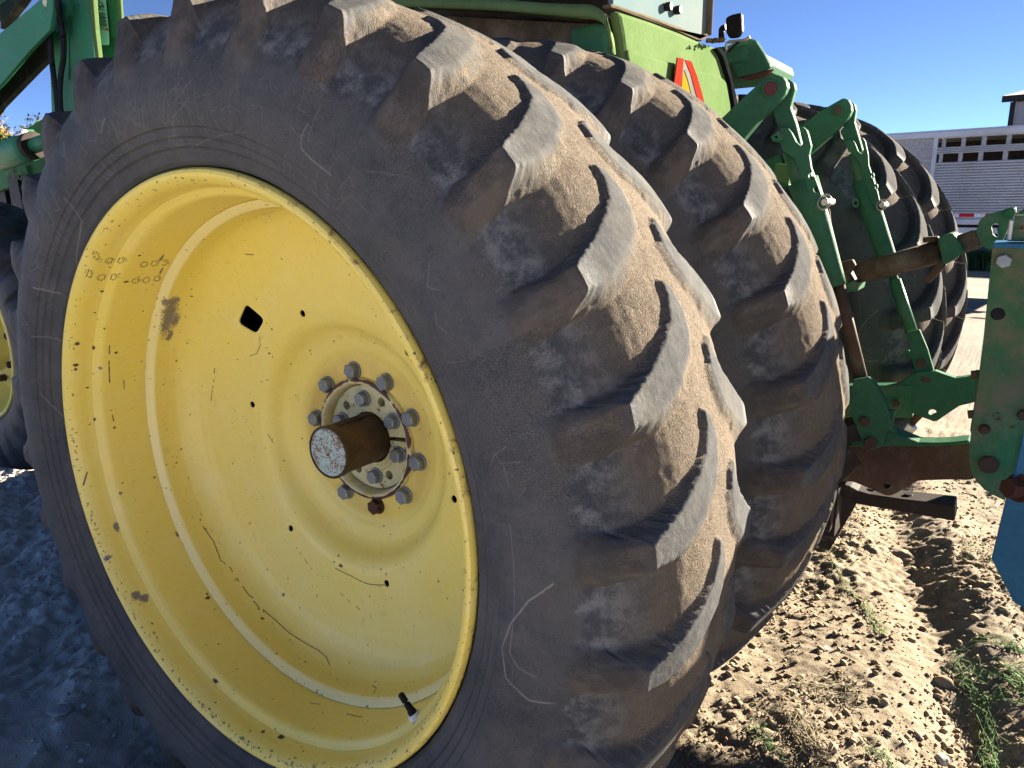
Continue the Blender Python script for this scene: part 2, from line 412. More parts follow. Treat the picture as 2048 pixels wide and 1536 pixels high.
def yellow_mat():
    k = NT('faded_yellow_wheel_paint'); uv = k.n('TexCoord', out='UV')
    w = k.n('TexImage', {'Vector': uv}, image=wear_img); sep = k.n('SeparateColor', {'Color': w}, 0); rr = sep
    sepn = sep.node; gg = sepn.outputs[1]
    base = k.mix(k.ramp(k.noise(2.2,detail=4), .35, .68), (.84,.665,.125), (.82,.66,.165))
    base = k.mix(k.ramp(k.noise(11,detail=6,rough=.65), .45, .8, 0, .35), base, (.85,.74,.34))
    hub = k.attr('hub'); base = k.mix(k.math('MULTIPLY', hub, k.ramp(k.noise(7,detail=6),.3,.7,.25,1)), base, (.58,.41,.09))
    low = k.attr('low'); base = k.mix(k.math('MULTIPLY', low, k.ramp(k.noise(5,detail=6),.35,.7,.25,.8)), base, (.80,.70,.27))  # lower disc tinted paler for light reflected from ground and sky
    st = k.noise(30, vec=k.scaled(uv,(14,1.5,1)), detail=4); base = k.mix(k.ramp(st,.5,.8,0,.22), base, (.46,.35,.12))
    lip = k.attr('lip'); base = k.mix(k.math('MULTIPLY', lip, k.ramp(k.noise(30,detail=6,rough=.7),.54,.68)), base, (.20,.12,.06))
    base = k.mix(k.math('MULTIPLY', k.attr('weld'), .5), base, (.85,.78,.45)); base = k.mix(gg, base, (.20,.165,.14)); base = k.mix(rr, base, (.055,.028,.02))
    fine = k.ramp(k.vor(260), .04, .10, 1, 0); fine = k.math('MULTIPLY', fine, k.ramp(k.noise(9),.55,.7,0,.7)); base = k.mix(fine, base, (.12,.07,.04))
    rg = k.ramp(k.noise(8,detail=5), .3, .7, .36, .52)
    h = k.math('SUBTRACT', k.math('MULTIPLY', k.noise(45,detail=3), .3), k.math('MULTIPLY', k.math('MAXIMUM', rr, gg), .5))
    return k.fin(base, rg, k.bump(h,.0012,.5), 0, .45, .12)
YELLOW = yellow_mat()
def hub_mat(name, col, rustc, amt, sc=60):
    k = NT(name); n1 = k.noise(sc,detail=6,rough=.7); n2 = k.noise(sc*3,detail=3)
    f = k.ramp(k.math('ADD', k.math('MULTIPLY',n1,.7), k.math('MULTIPLY',n2,.3)), .58-amt*.2, .62-amt*.2)
    c = k.mix(k.ramp(k.noise(25),.35,.65), col, tuple(x*.85 for x in col)); c = k.mix(k.ramp(k.noise(35,detail=5),.5,.7,0,.7), c, (.52,.42,.10))
    return k.fin(k.mix(f,c,rustc), .55, k.bump(f,.0008,-.6))
HUBPALE = hub_mat('hub_cream_paint', (.52,.49,.27), (.10,.055,.03), .05, 40)
def cap_mat():
    k = NT('axle_end_pale_blue_rusty'); f = k.ramp(k.math('ADD', k.math('MULTIPLY',k.noise(70,detail=6,rough=.75),.6), k.math('MULTIPLY',k.noise(260,detail=2),.4)), .49,.545)
    return k.fin(k.mix(f,(.38,.50,.46),(.20,.095,.05)), .6, k.bump(f,.0008,-.6))
CAPB = cap_mat()
def shaft_mat():
    k = NT('axle_shaft_brown_rust'); c = k.mix(k.ramp(k.noise(18,detail=6),.35,.7),(.040,.022,.013),(.075,.042,.022))
    c = k.mix(k.ramp(k.noise(120,detail=4),.55,.75,0,.8), c, (.12,.06,.03)); return k.fin(c,.5,k.bump(k.noise(150,detail=4),.0008,.5),.2)
SHAFT = shaft_mat()

# ---------------------------------------------------------------- tyres
HALF = [(0,.8585),(.04,.857),(.07,.8525),(.09,.847),(.115,.8385),(.135,.8275),(.155,.813),(.172,.796),(.187,.779),(.2005,.759),(.2135,.735),(.2240,.709),(.2310,.684),
        (.2335,.661),(.2315,.642),(.2265,.6275),(.2235,.6255),(.2215,.6185),(.2205,.612),(.2170,.6100),(.2150,.603),(.2130,.5965),(.2095,.5950),(.2060,.586),(.2025,.576),(.196,.570),(.186,.5665),(.170,.565)]
LUGN = [(.038,0),(.042,-1.6),(.058,-3.4),(.090,-5.0),(.14,-6.95),(.184,-8.45),(.215,-8.9),(.245,-9.3),(.285,-9.6),(.285,-12.6),(.245,-12.2),(.215,-11.7),
        (.186,-11.0),(.135,-10.4),(.076,-8.3),(.040,-6.5),(.023,-4.7),(.0165,-2.5),(.024,-.7)]
def tyre_mesh(name, nl=30, na=60, step=.0032, hs=1., wear_amp=1., steep=.0045, rampw=.028, seed=1, phase=27.7, sharp=False):
    P = np.array(HALF); s = arclen(P)
    # resample: fine on the tread, coarser below
    ss = [0.]
    while ss[-1] < s[-1]:
        c = ss[-1]; ss.append(c+(step if c < .30 else step*1.3 if c < .35 else step*.55))
    ss = np.array(ss[:-1]+[s[-1]])
    # smooth interpolation (Catmull-Rom like through pchip-free smoothing)
    v = np.interp(ss,s,P[:,0]); r = np.interp(ss,s,P[:,1])
    k = np.exp(-np.linspace(-2,2,5)**2); k /= k.sum(); m_ = ss < .33
    for arr,sym in ((v,-1),(r,1)):
        ext = np.concatenate([sym*arr[4:0:-1], arr, arr[-4:]]); sm = np.convolve(ext,k,'same')[4:-4]; arr[m_] = sm[m_]
    v[0] = 0
    dv = np.gradient(v,ss); dr = np.gradient(r,ss); L = np.hypot(dv,dr); nv, nr = -dr/L, dv/L; nv0, nr0 = nv, nr
    q_of = np.where(v < .187, v, 0); i0 = np.argmax(v >= .187) if (v >= .187).any() else len(v); 
    q = np.where(np.arange(len(ss)) < i0, v, .187+(ss-ss[min(i0,len(ss)-1)]))
    rc = .865-.03*(np.minimum(q,.187)/.187)**2
    h187 = .835-r[np.argmax(v >= .187)]
    H = np.where(q <= .187, rc-r, np.interp(q, [.187,.1975,.213,.230,.247,.262], [h187,h187*.78,h187*.50,h187*.24,h187*.07,0]))
    H = H+(hs-1)*.014*sstep(.27,.19,q)
    wr_ = sstep(.25,.19,q)                           # lugs rise radially on the crown, along the normal further down
    pitch = 360./nl; sc = pitch/12.
    nv = nv0*(1-wr_); nr = nr0*(1-wr_)+wr_
    poly = np.array([(a,b*math.pi/180*.85*sc) for a,b in LUGN])
    aa = np.arange(na)/na*pitch*math.pi/180*.85          # one pitch of arc metres
    def field(qv):
        Q_, A_ = np.meshgrid(qv, aa, indexing='ij'); best = np.zeros_like(Q_); n = len(poly)
        for sh in (-1,0,1,2):
            X = Q_; Y = A_-sh*pitch*math.pi/180*.85
            # ragged outline
            X = X+.0022*(vnoise(Y*170+40*sh, Q_*170, seed+60)-.5); Y = Y+.0026*(vnoise(Y*150+9, Q_*150+40*sh, seed+61)-.5)
            inside = np.zeros(X.shape,bool); dmin = np.full(X.shape,9.); rho = np.full(X.shape,steep)
            for i in range(n):
                x0,y0 = poly[i]; x1,y1 = poly[(i+1)%n]
                c = ((y0 > Y) != (y1 > Y)) & (X < (x1-x0)*(Y-y0)/(y1-y0+1e-12)+x0); inside ^= c
                ex,ey = x1-x0,y1-y0; t = np.clip(((X-x0)*ex+(Y-y0)*ey)/(ex*ex+ey*ey),0,1)
                d = np.hypot(X-x0-t*ex, Y-y0-t*ey)
                kind = steep if i < 8 else (rampw if 9 <= i < 14 else (rampw*.6 if 14 <= i < 17 else (.007 if i >= 17 else steep)))
                b = d < dmin; dmin = np.where(b,d,dmin); rho = np.where(b,kind,rho)
            sd_ = np.where(inside, dmin, -dmin); rho = rho+np.where(rho < .012, .013*sstep(.165,.225,X), 0); inn = .0014+.010*sstep(.175,.225,X); hgt = np.clip((sd_+rho)/(rho+inn),0,1)
            hgt = np.where(rho > .012, np.where(hgt > 0, 1-(1-hgt)**1.25, 0), hgt*hgt*(3-2*hgt)); best = np.maximum(best,hgt)
        return best
    NA = nl*na; ang = np.arange(NA)/NA*2*math.pi
    QS = np.concatenate([-q[::-1], q[1:]])
    near = np.tile(field(-QS),(1,nl)); far = np.roll(np.tile(field(QS),(1,nl)), na//2, axis=1)
    full = np.maximum(near*(QS[:,None] < .045), far*(QS[:,None] > -.045))
    sgn = np.concatenate([-np.ones(len(ss)), np.ones(len(ss)-1)])
    VV = np.concatenate([-v[::-1], v[1:]]); RR = np.concatenate([r[::-1], r[1:]])
    NV = np.concatenate([-nv[::-1], nv[1:]])*1.; NR = np.concatenate([nr[::-1], nr[1:]])
    HH = np.concatenate([H[::-1], H[1:]]); QQ = np.concatenate([-q[::-1], q[1:]])
    SS = np.concatenate([-ss[::-1], ss[1:]])
    U = ang[None,:]*.85; Sg = SS[:,None]+0*U; Ug = U+0*SS[:,None]; per = 2*math.pi*.85
    nzp = int(per*40)
    nz = vnoise(Ug*nzp/per, Sg*40, seed, nzp)-.5; nzq = int(per*140); n2 = vnoise(Ug*nzq/per, Sg*140, seed+3, nzq)-.5; n3p = int(per*9); n3 = vnoise(Ug*n3p/per, Sg*9, seed+9, n3p)-.5
    tread = sstep(.27,.20,np.abs(SS))[:,None]
    h = full*HH[:,None]*(1+.10*n3)
    wobble = (nz*.0009+n2*.0009)*tread*wear_amp*(.5+.5*(1-full)) + n3*.003*tread*wear_amp+n3*.0015*(1-tread)*wear_amp
    # edge raggedness: shift where slope is big
    disp = h+wobble
    yy = VV[:,None]+NV[:,None]*disp; rr = RR[:,None]+NR[:,None]*disp
    th = ang[None,:]+R(phase)
    X = np.stack([rr*np.cos(th), yy, rr*np.sin(th)],-1)          # (ns, NA, 3)
    X = np.transpose(X,(1,0,2)); V_,Qd = grid_mesh(X, True, flip=True)
    me = fast_mesh(name, V_, Qd)
    fattr(me,'lug',(full*sstep(.250,.200,np.abs(QQ))[:,None]).T); fattr(me,'q',(QQ[:,None]+0*U).T); fattr(me,'ss',(SS[:,None]+0*U).T)
    uv_from_grid(me, (Ug).T, Sg.T, per)
    return me

# sidewall scratch map: u angle, v arc .24-.48 m from the crown
TW, TH = 4096, 512; scr = np.zeros((TH,TW),np.float32)
def tscr(pts, w=.0016, val=.7):
    """pts in (angle deg, radius) on the near sidewall"""
    P = np.array(HALF); s = arclen(P); rs = P[::-1,1]; sr = s[::-1]
    pts = [(a, float(np.interp(r_, rs, sr))) for a,r_ in pts]
    for (a0,s0),(a1,s1) in zip(pts,pts[1:]):
        k = max(2,int(math.hypot(R(a1-a0)*.7,s1-s0)/.0008))
        for i in range(k):
            t = i/k; u = ((a0+(a1-a0)*t)%360)/360*TW; v = (s0+(s1-s0)*t-.2)/.3*TH
            iu, iv = int(u), int(v)
            for du in range(-2,3):
                for dvv in range(-3,4):
                    d = math.hypot(du*2*math.pi*.7/TW, dvv*.3/TH)/w
                    if 0 <= iv+dvv < TH: scr[iv+dvv,(iu+du)%TW] = max(scr[iv+dvv,(iu+du)%TW], val*max(0,1-d))
def side(px, py):
    p = at(px,py,-.052); return math.degrees(math.atan2(p[2],p[0])), math.hypot(p[0],p[2])
def tpx(pts, w=.0016, val=.7): tscr([side(*p) for p in pts], w, val)
tpx([(1083,1187),(1040,1215),(1005,1260),(985,1310),(995,1370),(1040,1420),(1100,1442),(1180,1452)],.0018,.8)
tpx([(1008,1270),(1003,1320),(1020,1350),(1050,1372)],.0015,.5); tpx([(1003,1060),(1010,1130),(1012,1230),(1005,1300)],.0012,.35)
tpx([(103,395),(113,420),(118,440),(112,465),(100,520),(90,580),(78,650)],.0018,.6); tpx([(40,676),(60,680),(80,695),(92,710)],.0015,.7)
tpx([(50,790),(70,830),(88,870),(98,900),(104,927)],.0017,.7); tpx([(45,577),(60,584),(75,592)],.0025,.7); tpx([(52,465),(60,485)],.0012,.5)
tpx([(40,545),(55,536)],.0012,.5); tpx([(589,245),(580,270),(580,295),(600,318),(640,350)],.0020,.55); tpx([(186,235),(182,248),(181,262)],.005,.55)
tpx([(330,295),(400,270),(470,262)],.0012,.3)
for k_ in range(260):
    a = random.gauss(105,30) if random.random() < .6 else random.uniform(0,360); r0 = random.uniform(.60,.74); L = random.uniform(1.5,7)
    da = random.uniform(-1,1); tscr([(a,r0),(a+L*da*.6,min(.745,max(.60,r0+random.uniform(-.03,.03)))),(a+L*da,min(.745,max(.60,r0+random.uniform(-.05,.05))))], .0009+.0006*random.random(), .12+.28*random.random()**2)
scr_img = bpy.data.images.new('sidewall_scratches', TW, TH, alpha=False); scr_img.colorspace_settings.name = 'Non-Color'
_s4 = np.repeat(scr[:,:,None],4,2); _s4[:,:,3] = 1; scr_img.pixels.foreach_set(_s4.ravel()); scr_img.pack()

def rubber(name, dust=1., clean=0., young=0.):
    k = NT(name); uv = k.n('TexCoord', out='UV'); lug = k.attr('lug'); ss = k.attr('ss'); sa = k.math('ABSOLUTE', ss)
    n_big = k.noise(3.2, uv, 5, .6); n_mid = k.noise(24, None, 6, .65); n_fin = k.noise(170, None, 4, .6)
    base = k.mix(k.ramp(n_mid,.3,.75), (.040,.046,.053), (.072,.074,.076))
    # tread floor: tan dust ; shoulder pockets: pale grey dust with a ragged lower edge ; sidewall: dark, brown bloom
    treadm = k.ramp(k.math('ADD', sa, k.math('MULTIPLY', k.math('SUBTRACT', n_mid,.5), .07)), .13, .235, 1, 0)
    edge = k.math('ADD', sa, k.math('MULTIPLY', k.math('SUBTRACT', k.noise(34, uv, 7, .7),.5), .075))
    edge = k.math('ADD', edge, k.math('MULTIPLY', k.math('SUBTRACT', k.noise(4.2, uv, 2),.5), .05))
    sh = k.ramp(edge, .245, .262, 1, 0)
    tan = k.mix(k.ramp(k.noise(12,None,6,.7),.32,.72), (.138,.116,.090), (.102,.088,.071))
    tan = k.mix(k.ramp(n_fin,.4,.8,0,.6), tan, (.175,.153,.125))
    grey = k.mix(k.ramp(k.noise(26,uv,8,.72),.40,.66), (.046,.051,.059), (.150,.153,.155))
    crest = k.mix(k.ramp(k.noise(40,None,6,.7),.35,.7), (.052,.057,.061), (.080,.085,.087))
    crest = k.mix(k.ramp(k.vor(330,uv),.10,.3,.6,0), crest, (.13,.135,.13)); crest = k.mix(k.ramp(k.noise(7,uv,4),.48,.7,0,.6), crest, (.105,.102,.092))
    face = k.mix(k.ramp(k.noise(16,None,6,.7),.4,.65), (.055,.050,.046), (.10,.083,.068))
    side_ = k.mix(k.ramp(k.noise(2.6,uv,7,.7),.36,.66,0,.9), base, (.086,.083,.081))
    side_ = k.mix(k.ramp(k.noise(9, k.scaled(uv,(1,.35,1)), 6,.7),.5,.8,0,.35), side_, (.135,.128,.122))
    sc_ = k.n('TexImage', {'Vector': k.n('Mapping', {'Vector': k.n('CombineXYZ', {'X': k.math('DIVIDE', k.n('SeparateXYZ',{'Vector':uv},0), 2*math.pi*.85), 'Y': k.math('DIVIDE', k.math('SUBTRACT', sa,.2), .3)}), 'Location': (27.7/360,0,0)})}, image=scr_img)
    scm = k.math('MULTIPLY', sc_, k.ramp(sa,.27,.29))
    side_ = k.mix(k.ramp(k.noise(420,None,3,.6),.5,.75,0,.35), side_, (.15,.145,.14)); side_ = k.mix(k.ramp(k.noise(130,None,6,.75),.5,.72,0,.4), side_, (.022,.023,.026))
    side_ = k.mix(k.ramp(k.noise(14,None,8,.75),.50,.66,0,.28), side_, (.105,.100,.093))
    ringh = None
    for rr_ in (.6265,.6115,.5965):
        _P = np.array(HALF); _s = arclen(_P); s_r = float(np.interp(-rr_, -_P[:,1], _s)); ln = k.ramp(k.math('ABSOLUTE', k.math('SUBTRACT', sa, s_r)), .0002, .0013, 1, 0)
        ringh = ln if ringh is None else k.math('ADD', ringh, ln)
    side_ = k.mix(k.math('MULTIPLY', ringh, .25), side_, (.015,.015,.016))
    side_ = k.mix(scm, side_, (.26,.24,.22))
    body = k.mix(sh, side_, grey)
    dst = k.math('MULTIPLY', treadm, dust)
    body = k.mix(dst, body, tan)
    lf = k.ramp(lug,.55,.93)                 # flat worn top of a lug
    slope = k.math('MULTIPLY', k.ramp(lug,.04,.25), k.math('SUBTRACT',1.,lf))
    slopec = k.mix(treadm, face, k.mix(k.ramp(n_mid,.35,.65), tan, crest))
    if young: slopec = k.mix(young, slopec, (.022,.024,.028))
    body = k.mix(k.math('MULTIPLY', slope, .8), body, slopec)
    topc = k.mix(k.ramp(sa,.20,.225), crest, face)
    body = k.mix(k.math('MULTIPLY', lf, k.ramp(sa,.27,.25)), body, topc)
    if clean: body = k.mix(clean, body, (.022,.023,.026))
    # relief: bark-like wrinkles on the floor, polygonal crazing on the side
    wv = k.scaled(uv,(110,230,1)); wd_ = k.n('VectorMath', {0: wv, 1: k.n('VectorMath', {0: k.noise(30,uv,3,.6,out=1), 'Scale': 3.0}, operation='SCALE')}, operation='ADD')
    wr = k.n('TexVoronoi', {'Vector': wd_, 'Scale': 1.6}, 0, feature='DISTANCE_TO_EDGE')
    wr = k.ramp(wr, 0, .16)
    cr = k.ramp(k.n('TexVoronoi', {'Vector': k.n('VectorMath', {0: k.scaled(uv,(1,1,1)), 1: k.n('VectorMath', {0: k.noise(60,uv,3,.6,out=1), 'Scale': .006}, operation='SCALE')}, operation='ADD'), 'Scale': 210.}, 0, feature='DISTANCE_TO_EDGE'), 0, .05)
    crk_amt = k.ramp(k.noise(5,uv,4),.42,.60)
    crk = k.math('SUBTRACT',1., k.math('MULTIPLY', k.math('SUBTRACT',1.,cr), crk_amt))
    body = k.mix(k.math('MULTIPLY', k.math('SUBTRACT',1.,wr), k.math('MULTIPLY',treadm,.30)), body, (.08,.06,.042))
    body = k.mix(k.math('MULTIPLY', k.math('SUBTRACT',1.,crk), k.math('MULTIPLY', k.math('SUBTRACT',1.,treadm), .45)), body, (.012,.012,.013))
    hf = k.math('MULTIPLY', wr, k.math('MULTIPLY', treadm, k.math('SUBTRACT',1.,lf)))
    h = k.math('ADD', k.math('MULTIPLY', hf, .8), k.math('MULTIPLY', k.math('MULTIPLY', crk, k.math('SUBTRACT',1.,treadm)), .45))
    h = k.math('ADD', h, k.math('MULTIPLY', n_fin, .55)); h = k.math('ADD', h, k.math('MULTIPLY', k.noise(70,None,5,.7), k.math('MULTIPLY',sh,.9)))
    h = k.math('SUBTRACT', h, k.math('MULTIPLY', ringh, .5)); nb = k.bump(h, .0014, .8)
    return k.fin(body, k.ramp(treadm,0,1,.70,.95), nb, 0, k.ramp(treadm,0,1,.16,.02))
RUBBER = rubber('worn_dusty_rubber'); RUBBER2 = rubber('newer_dark_rubber', .8, .2, .95)

tr = empty('tractor', (0,0,0), (TILT,0,0))
tag(tr, 'large green farm tractor with yellow wheels and dual rear tyres, filling the picture', 'tractor')

t_near = tyre_mesh('tyre', 30, 60, .0030)
ty = link('tyre', t_near, RUBBER, tr); ty.location = (0,.2,0); ty['label'] = 'worn outer dual rear tyre nearest the camera'
t2m = t_near
ty2 = bpy.data.objects.new('tyre', t2m); C.objects.link(ty2); ty2.parent = tr; ty2.location = (0,.87,0); ty2.scale = (1.026,1,1.026); ty2.rotation_euler = (0,R(-4.2),0)
ty2['label'] = 'worn inner dual rear tyre behind the nearest one'
t_far = tyre_mesh('tyre', 24, 52, .0050, 3.3, .6, .006, .010, 5, 34.)
t3 = link('tyre', t_far, RUBBER2, tr); t3.location = (.02,2.42,.0); t3.scale = (1.03,1.05,1.03); t3['label'] = 'deep-lugged inner rear tyre on the far side'
t4 = bpy.data.objects.new('tyre', t_far); C.objects.link(t4); t4.parent = tr; t4.location = (.04,3.08,.02); t4.scale = (1.04,1.05,1.04); t4.rotation_euler = (0,R(6),0); t4['label'] = 'deep-lugged outer rear tyre on the far side'

# ---------------------------------------------------------------- yellow wheel
def revolve(name, prof, step, na, mat, parent, off, attrs=True):
    P = resample(prof, step); s = arclen(P)+off; ang = np.arange(na)/na*2*math.pi
    X = np.stack([P[None,:,1]*np.cos(ang)[:,None], P[None,:,0]+0*ang[:,None], P[None,:,1]*np.sin(ang)[:,None]],-1)
    V_,Q_ = grid_mesh(X, True, flip=False); me = fast_mesh(name, V_, Q_)
    U = (ang/(2*math.pi))[:,None]+0*s[None,:]; Sg = s[None,:]+0*ang[:,None]
    uv_from_grid(me, U, Sg, 1.)
    r_ = np.hypot(V_[:,0],V_[:,2])
    fattr(me,'hub', sstep(.21,.17,r_)); fattr(me,'weld', (r_ > .4998)*(r_ < .5153)*1. if off else 0*r_); me.set_sharp_from_angle(angle=R(28)); fattr(me,'low', sstep(.05,-.42,V_[:,2])*sstep(.56,.3,r_))
    if off == 0: fattr(me,'lip', sstep(.5575,.5625,r_))
    return link(name, me, mat, parent)
rim = revolve('wheel_rim', RIMPROF, .004, 240, YELLOW, tr, 0.)
disc = revolve('wheel_disc', DISCPROF, .005, 300, YELLOW, tr, .5)
for o_ in (rim, disc):
    so_ = o_.modifiers.new('thickness','SOLIDIFY'); so_.thickness = .0035; so_.offset = -1
# openings cut through the disc
cutm = bpy.data.meshes.new('cut'); bm = bmesh.new()
def cut_prism(poly):
    lo = [bm.verts.new((x,.20,z)) for x,z in poly]; hi = [bm.verts.new((x,.345,z)) for x,z in poly]
    bm.faces.new(lo); bm.faces.new(hi[::-1]); n = len(poly)
    for i in range(n): bm.faces.new((lo[i],hi[i],hi[(i+1)%n],lo[(i+1)%n]))
sq = round_poly([tuple(at(*p,.284)[[0,2]]) for p in [(479,640),(496,601),(528,634),(511,663)]], .014, 4)
cut_prism(sq)
for a in (109,169,229.5,290.5,351,50):
    cut_prism([(.302*math.cos(R(a))+.0078*math.cos(t), .302*math.sin(R(a))+.0078*math.sin(t)) for t in np.linspace(0,6.283,17)[:-1]])
bmesh.ops.recalc_face_normals(bm, faces=bm.faces); bm.to_mesh(cutm); bm.free()
cuto = bpy.data.objects.new('cut', cutm); C.objects.link(cuto)
bo = disc.modifiers.new('holes','BOOLEAN'); bo.operation = 'DIFFERENCE'; bo.object = cuto; bo.solver = 'EXACT'
dg = bpy.context.evaluated_depsgraph_get(); dg.update()
nm = bpy.data.meshes.new_from_object(disc.evaluated_get(dg)); disc.modifiers.clear(); disc.data = nm; disc.data.name = 'wheel_disc'
bpy.data.objects.remove(cuto)

def lathe(name, prof, mat, parent, seg=64, smooth=True, y0=0):
    P = np.array(prof,float); ang = np.arange(seg)/seg*2*math.pi
    X = np.stack([P[None,:,1]*np.cos(ang)[:,None], P[None,:,0]+y0+0*ang[:,None], P[None,:,1]*np.sin(ang)[:,None]],-1)
    V_,Q_ = grid_mesh(X, True); me = fast_mesh(name, V_, Q_, smooth); me.set_sharp_from_angle(angle=R(30)); o = link(name, me, mat, parent)
    return o
# cast hub ring, its lip rusty, and the split hub face inside
def ring_mat():
    k = NT('hub_ring_cream_and_rust'); lp = k.attr('lip'); n1 = k.noise(38,detail=6,rough=.6)
    c = k.mix(k.ramp(k.noise(30),.4,.7),(.60,.55,.33),(.5,.42,.16)); f = k.ramp(k.math('ADD', n1, k.math('MULTIPLY', lp, .34)), .70,.73)
    return k.fin(k.mix(f,c,(.055,.022,.018)),.55,k.bump(f,.001,-.5))
RINGM = ring_mat()
rp = [(.372,.139),(.358,.1385),(.3500,.1375),(.3478,.1350),(.3475,.1315),(.3478,.1285),(.3500,.1260),(.3560,.1235),(.366,.1220),(.392,.1200)]
hr = lathe('hub_ring', rp, RINGM, tr, 96)
ra = np.empty(len(hr.data.vertices)*3,np.float32); hr.data.vertices.foreach_get('co',ra); ra = ra.reshape(-1,3); fattr(hr.data,'lip', sstep(.1275,.1325,np.hypot(ra[:,0],ra[:,2]))*sstep(.352,.3485,ra[:,1]))
bevel(hr, .001)
def hub_half(sign):
    def arcp(r, a0, a1, n): return [(r*math.cos(R(a0+(a1-a0)*i/n)), r*math.sin(R(a0+(a1-a0)*i/n))) for i in range(n+1)]
    base = 6; g0, g1 = 2.3, 177.7
    if sign < 0: g0, g1 = 182.3, 357.7
    out = arcp(.1185, base+g0, base+g1, 40)+arcp(.0585, base+g1-(2 if sign>0 else 2), base+g0+2, 30)
    holes = [circ(.094*math.cos(R(a)), .094*math.sin(R(a)), .0105, 16) for a in (([138,66]) if sign > 0 else ([241,302]))]
    o = plate('hub_half', out, 1, .372, .392, HUBPALE, tr, holes, .0015); return o
hub_half(1); hub_half(-1)
lathe('hub_back', [(.40,.12),(.401,.02),(.401,.0)], DARK, tr, 40)
# raised casting figures by the lower bolt
for i_ in range(9):
    a = R(-66+i_*5.2)
    for j_ in range(2):
        rr_ = .068+j_*.009
        box('casting_mark', (rr_*math.cos(a)-.0016,.3700,rr_*math.sin(a)-.0028), (rr_*math.cos(a)+.0012,.3722,rr_*math.sin(a)+.0028), HUBPALE, tr, 0)
# axle shaft with its rack teeth and the end plate
sh_o = cyl('axle_shaft', (0,.262,0), (0,.45,0), .0545, SHAFT, tr, 64, .001)
lathe('axle_collar', [(.262,.0545),(.262,.0568),(.2475,.0572),(.2455,.0560),(.2452,.0530),(.2475,.0522),(.2475,.02)], SHAFT, tr, 64)
lathe('axle_end_plate', [(.252,.0515),(.2468,.0515),(.2458,.0500),(.2452,.007),(.2490,.0052),(.2500,.0)], CAPB, tr, 48)
for i_ in range(17):
    y_ = .272+i_*.0063
    o_ = mesh_obj('rack_tooth', [(x,y,z) for (x,z) in ((-.004,.0535),(.014,.0520),(.014,.0562),(-.004,.0578)) for y in (y_,y_+.0034)], [(0,2,4,6),(1,7,5,3),(0,1,3,2),(2,3,5,4),(4,5,7,6),(6,7,1,0)], SHAFT, tr)
# wheel bolts
for i_ in range(10):
    a = R(98.8-36*i_); p = (.1545*math.cos(a), .3592, .1545*math.sin(a))
    o_ = hexa('wheel_bolt', p, (0,-1,0), .0172, .0195, RUSTB if i_ == 5 else ZINC, tr, .0195, rot=.3+i_*1.1)
    if i_ == 5: o_['label'] = 'rusty brown wheel bolt at the bottom of the circle'
for i_,a in enumerate((97,34,-16,-82,162,222)):
    p = (.0885*math.cos(R(a)), .3718, .0885*math.sin(R(a)))
    hexa('hub_bolt', p, (0,-1,0), .0160, .0195, ZINC, tr, .0185, rot=.7+i_*.9)
# valve stem
vb = at(829,1431,.058); vt = vb+np.array([-.018,-.006,.030])*1.15
vb = Vector(vb); vt = Vector(vt); dvv_ = vt-vb
WHITEM = simple('white_valve_collar', (.62,.66,.72), .35)
vo = tube('valve_stem', [vb-dvv_*.2, vb+dvv_*.28, vb+dvv_*.30, vb+dvv_*.62, vb+dvv_*.64, vb+dvv_*.70, vb+dvv_*.72, vb+dvv_*1.05, vb+dvv_*1.12], [.0085,.0075,.0065,.0055,.0035,.0035,.0058,.0056,.004], BLACK, tr, 16)
cyl('valve_collar', vb-dvv_*.15, vb+dvv_*.12, .0108, WHITEM, tr, 20, .001)

INNER = simple('inner_wheel_painted_shade',(.012,.011,.010),.9)  # near-black colour stands in for shade behind the disc openings
lathe('wheel_barrel_gap_cover', [(.17,.5185),(.30,.52),(.36,.535),(.385,.54),(.40,.55),(.66,.55)], INNER, tr, 96)  # deep end lengthened to shut daylight out of the gap behind the disc
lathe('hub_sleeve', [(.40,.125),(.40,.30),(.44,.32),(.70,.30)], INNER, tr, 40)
# inner wheels (painted dark for shade behind the openings) and axle housing
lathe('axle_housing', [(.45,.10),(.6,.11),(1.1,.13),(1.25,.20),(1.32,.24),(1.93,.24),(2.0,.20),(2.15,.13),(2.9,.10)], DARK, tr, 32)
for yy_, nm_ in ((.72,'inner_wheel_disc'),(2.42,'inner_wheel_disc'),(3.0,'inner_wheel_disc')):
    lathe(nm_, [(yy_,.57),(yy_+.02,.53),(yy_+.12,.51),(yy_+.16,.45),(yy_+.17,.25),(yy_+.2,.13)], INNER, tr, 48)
    lathe('inner_wheel_rim', [(yy_-.06,.57),(yy_-.04,.54),(yy_+.3,.54),(yy_+.32,.57)], INNER, tr, 48)

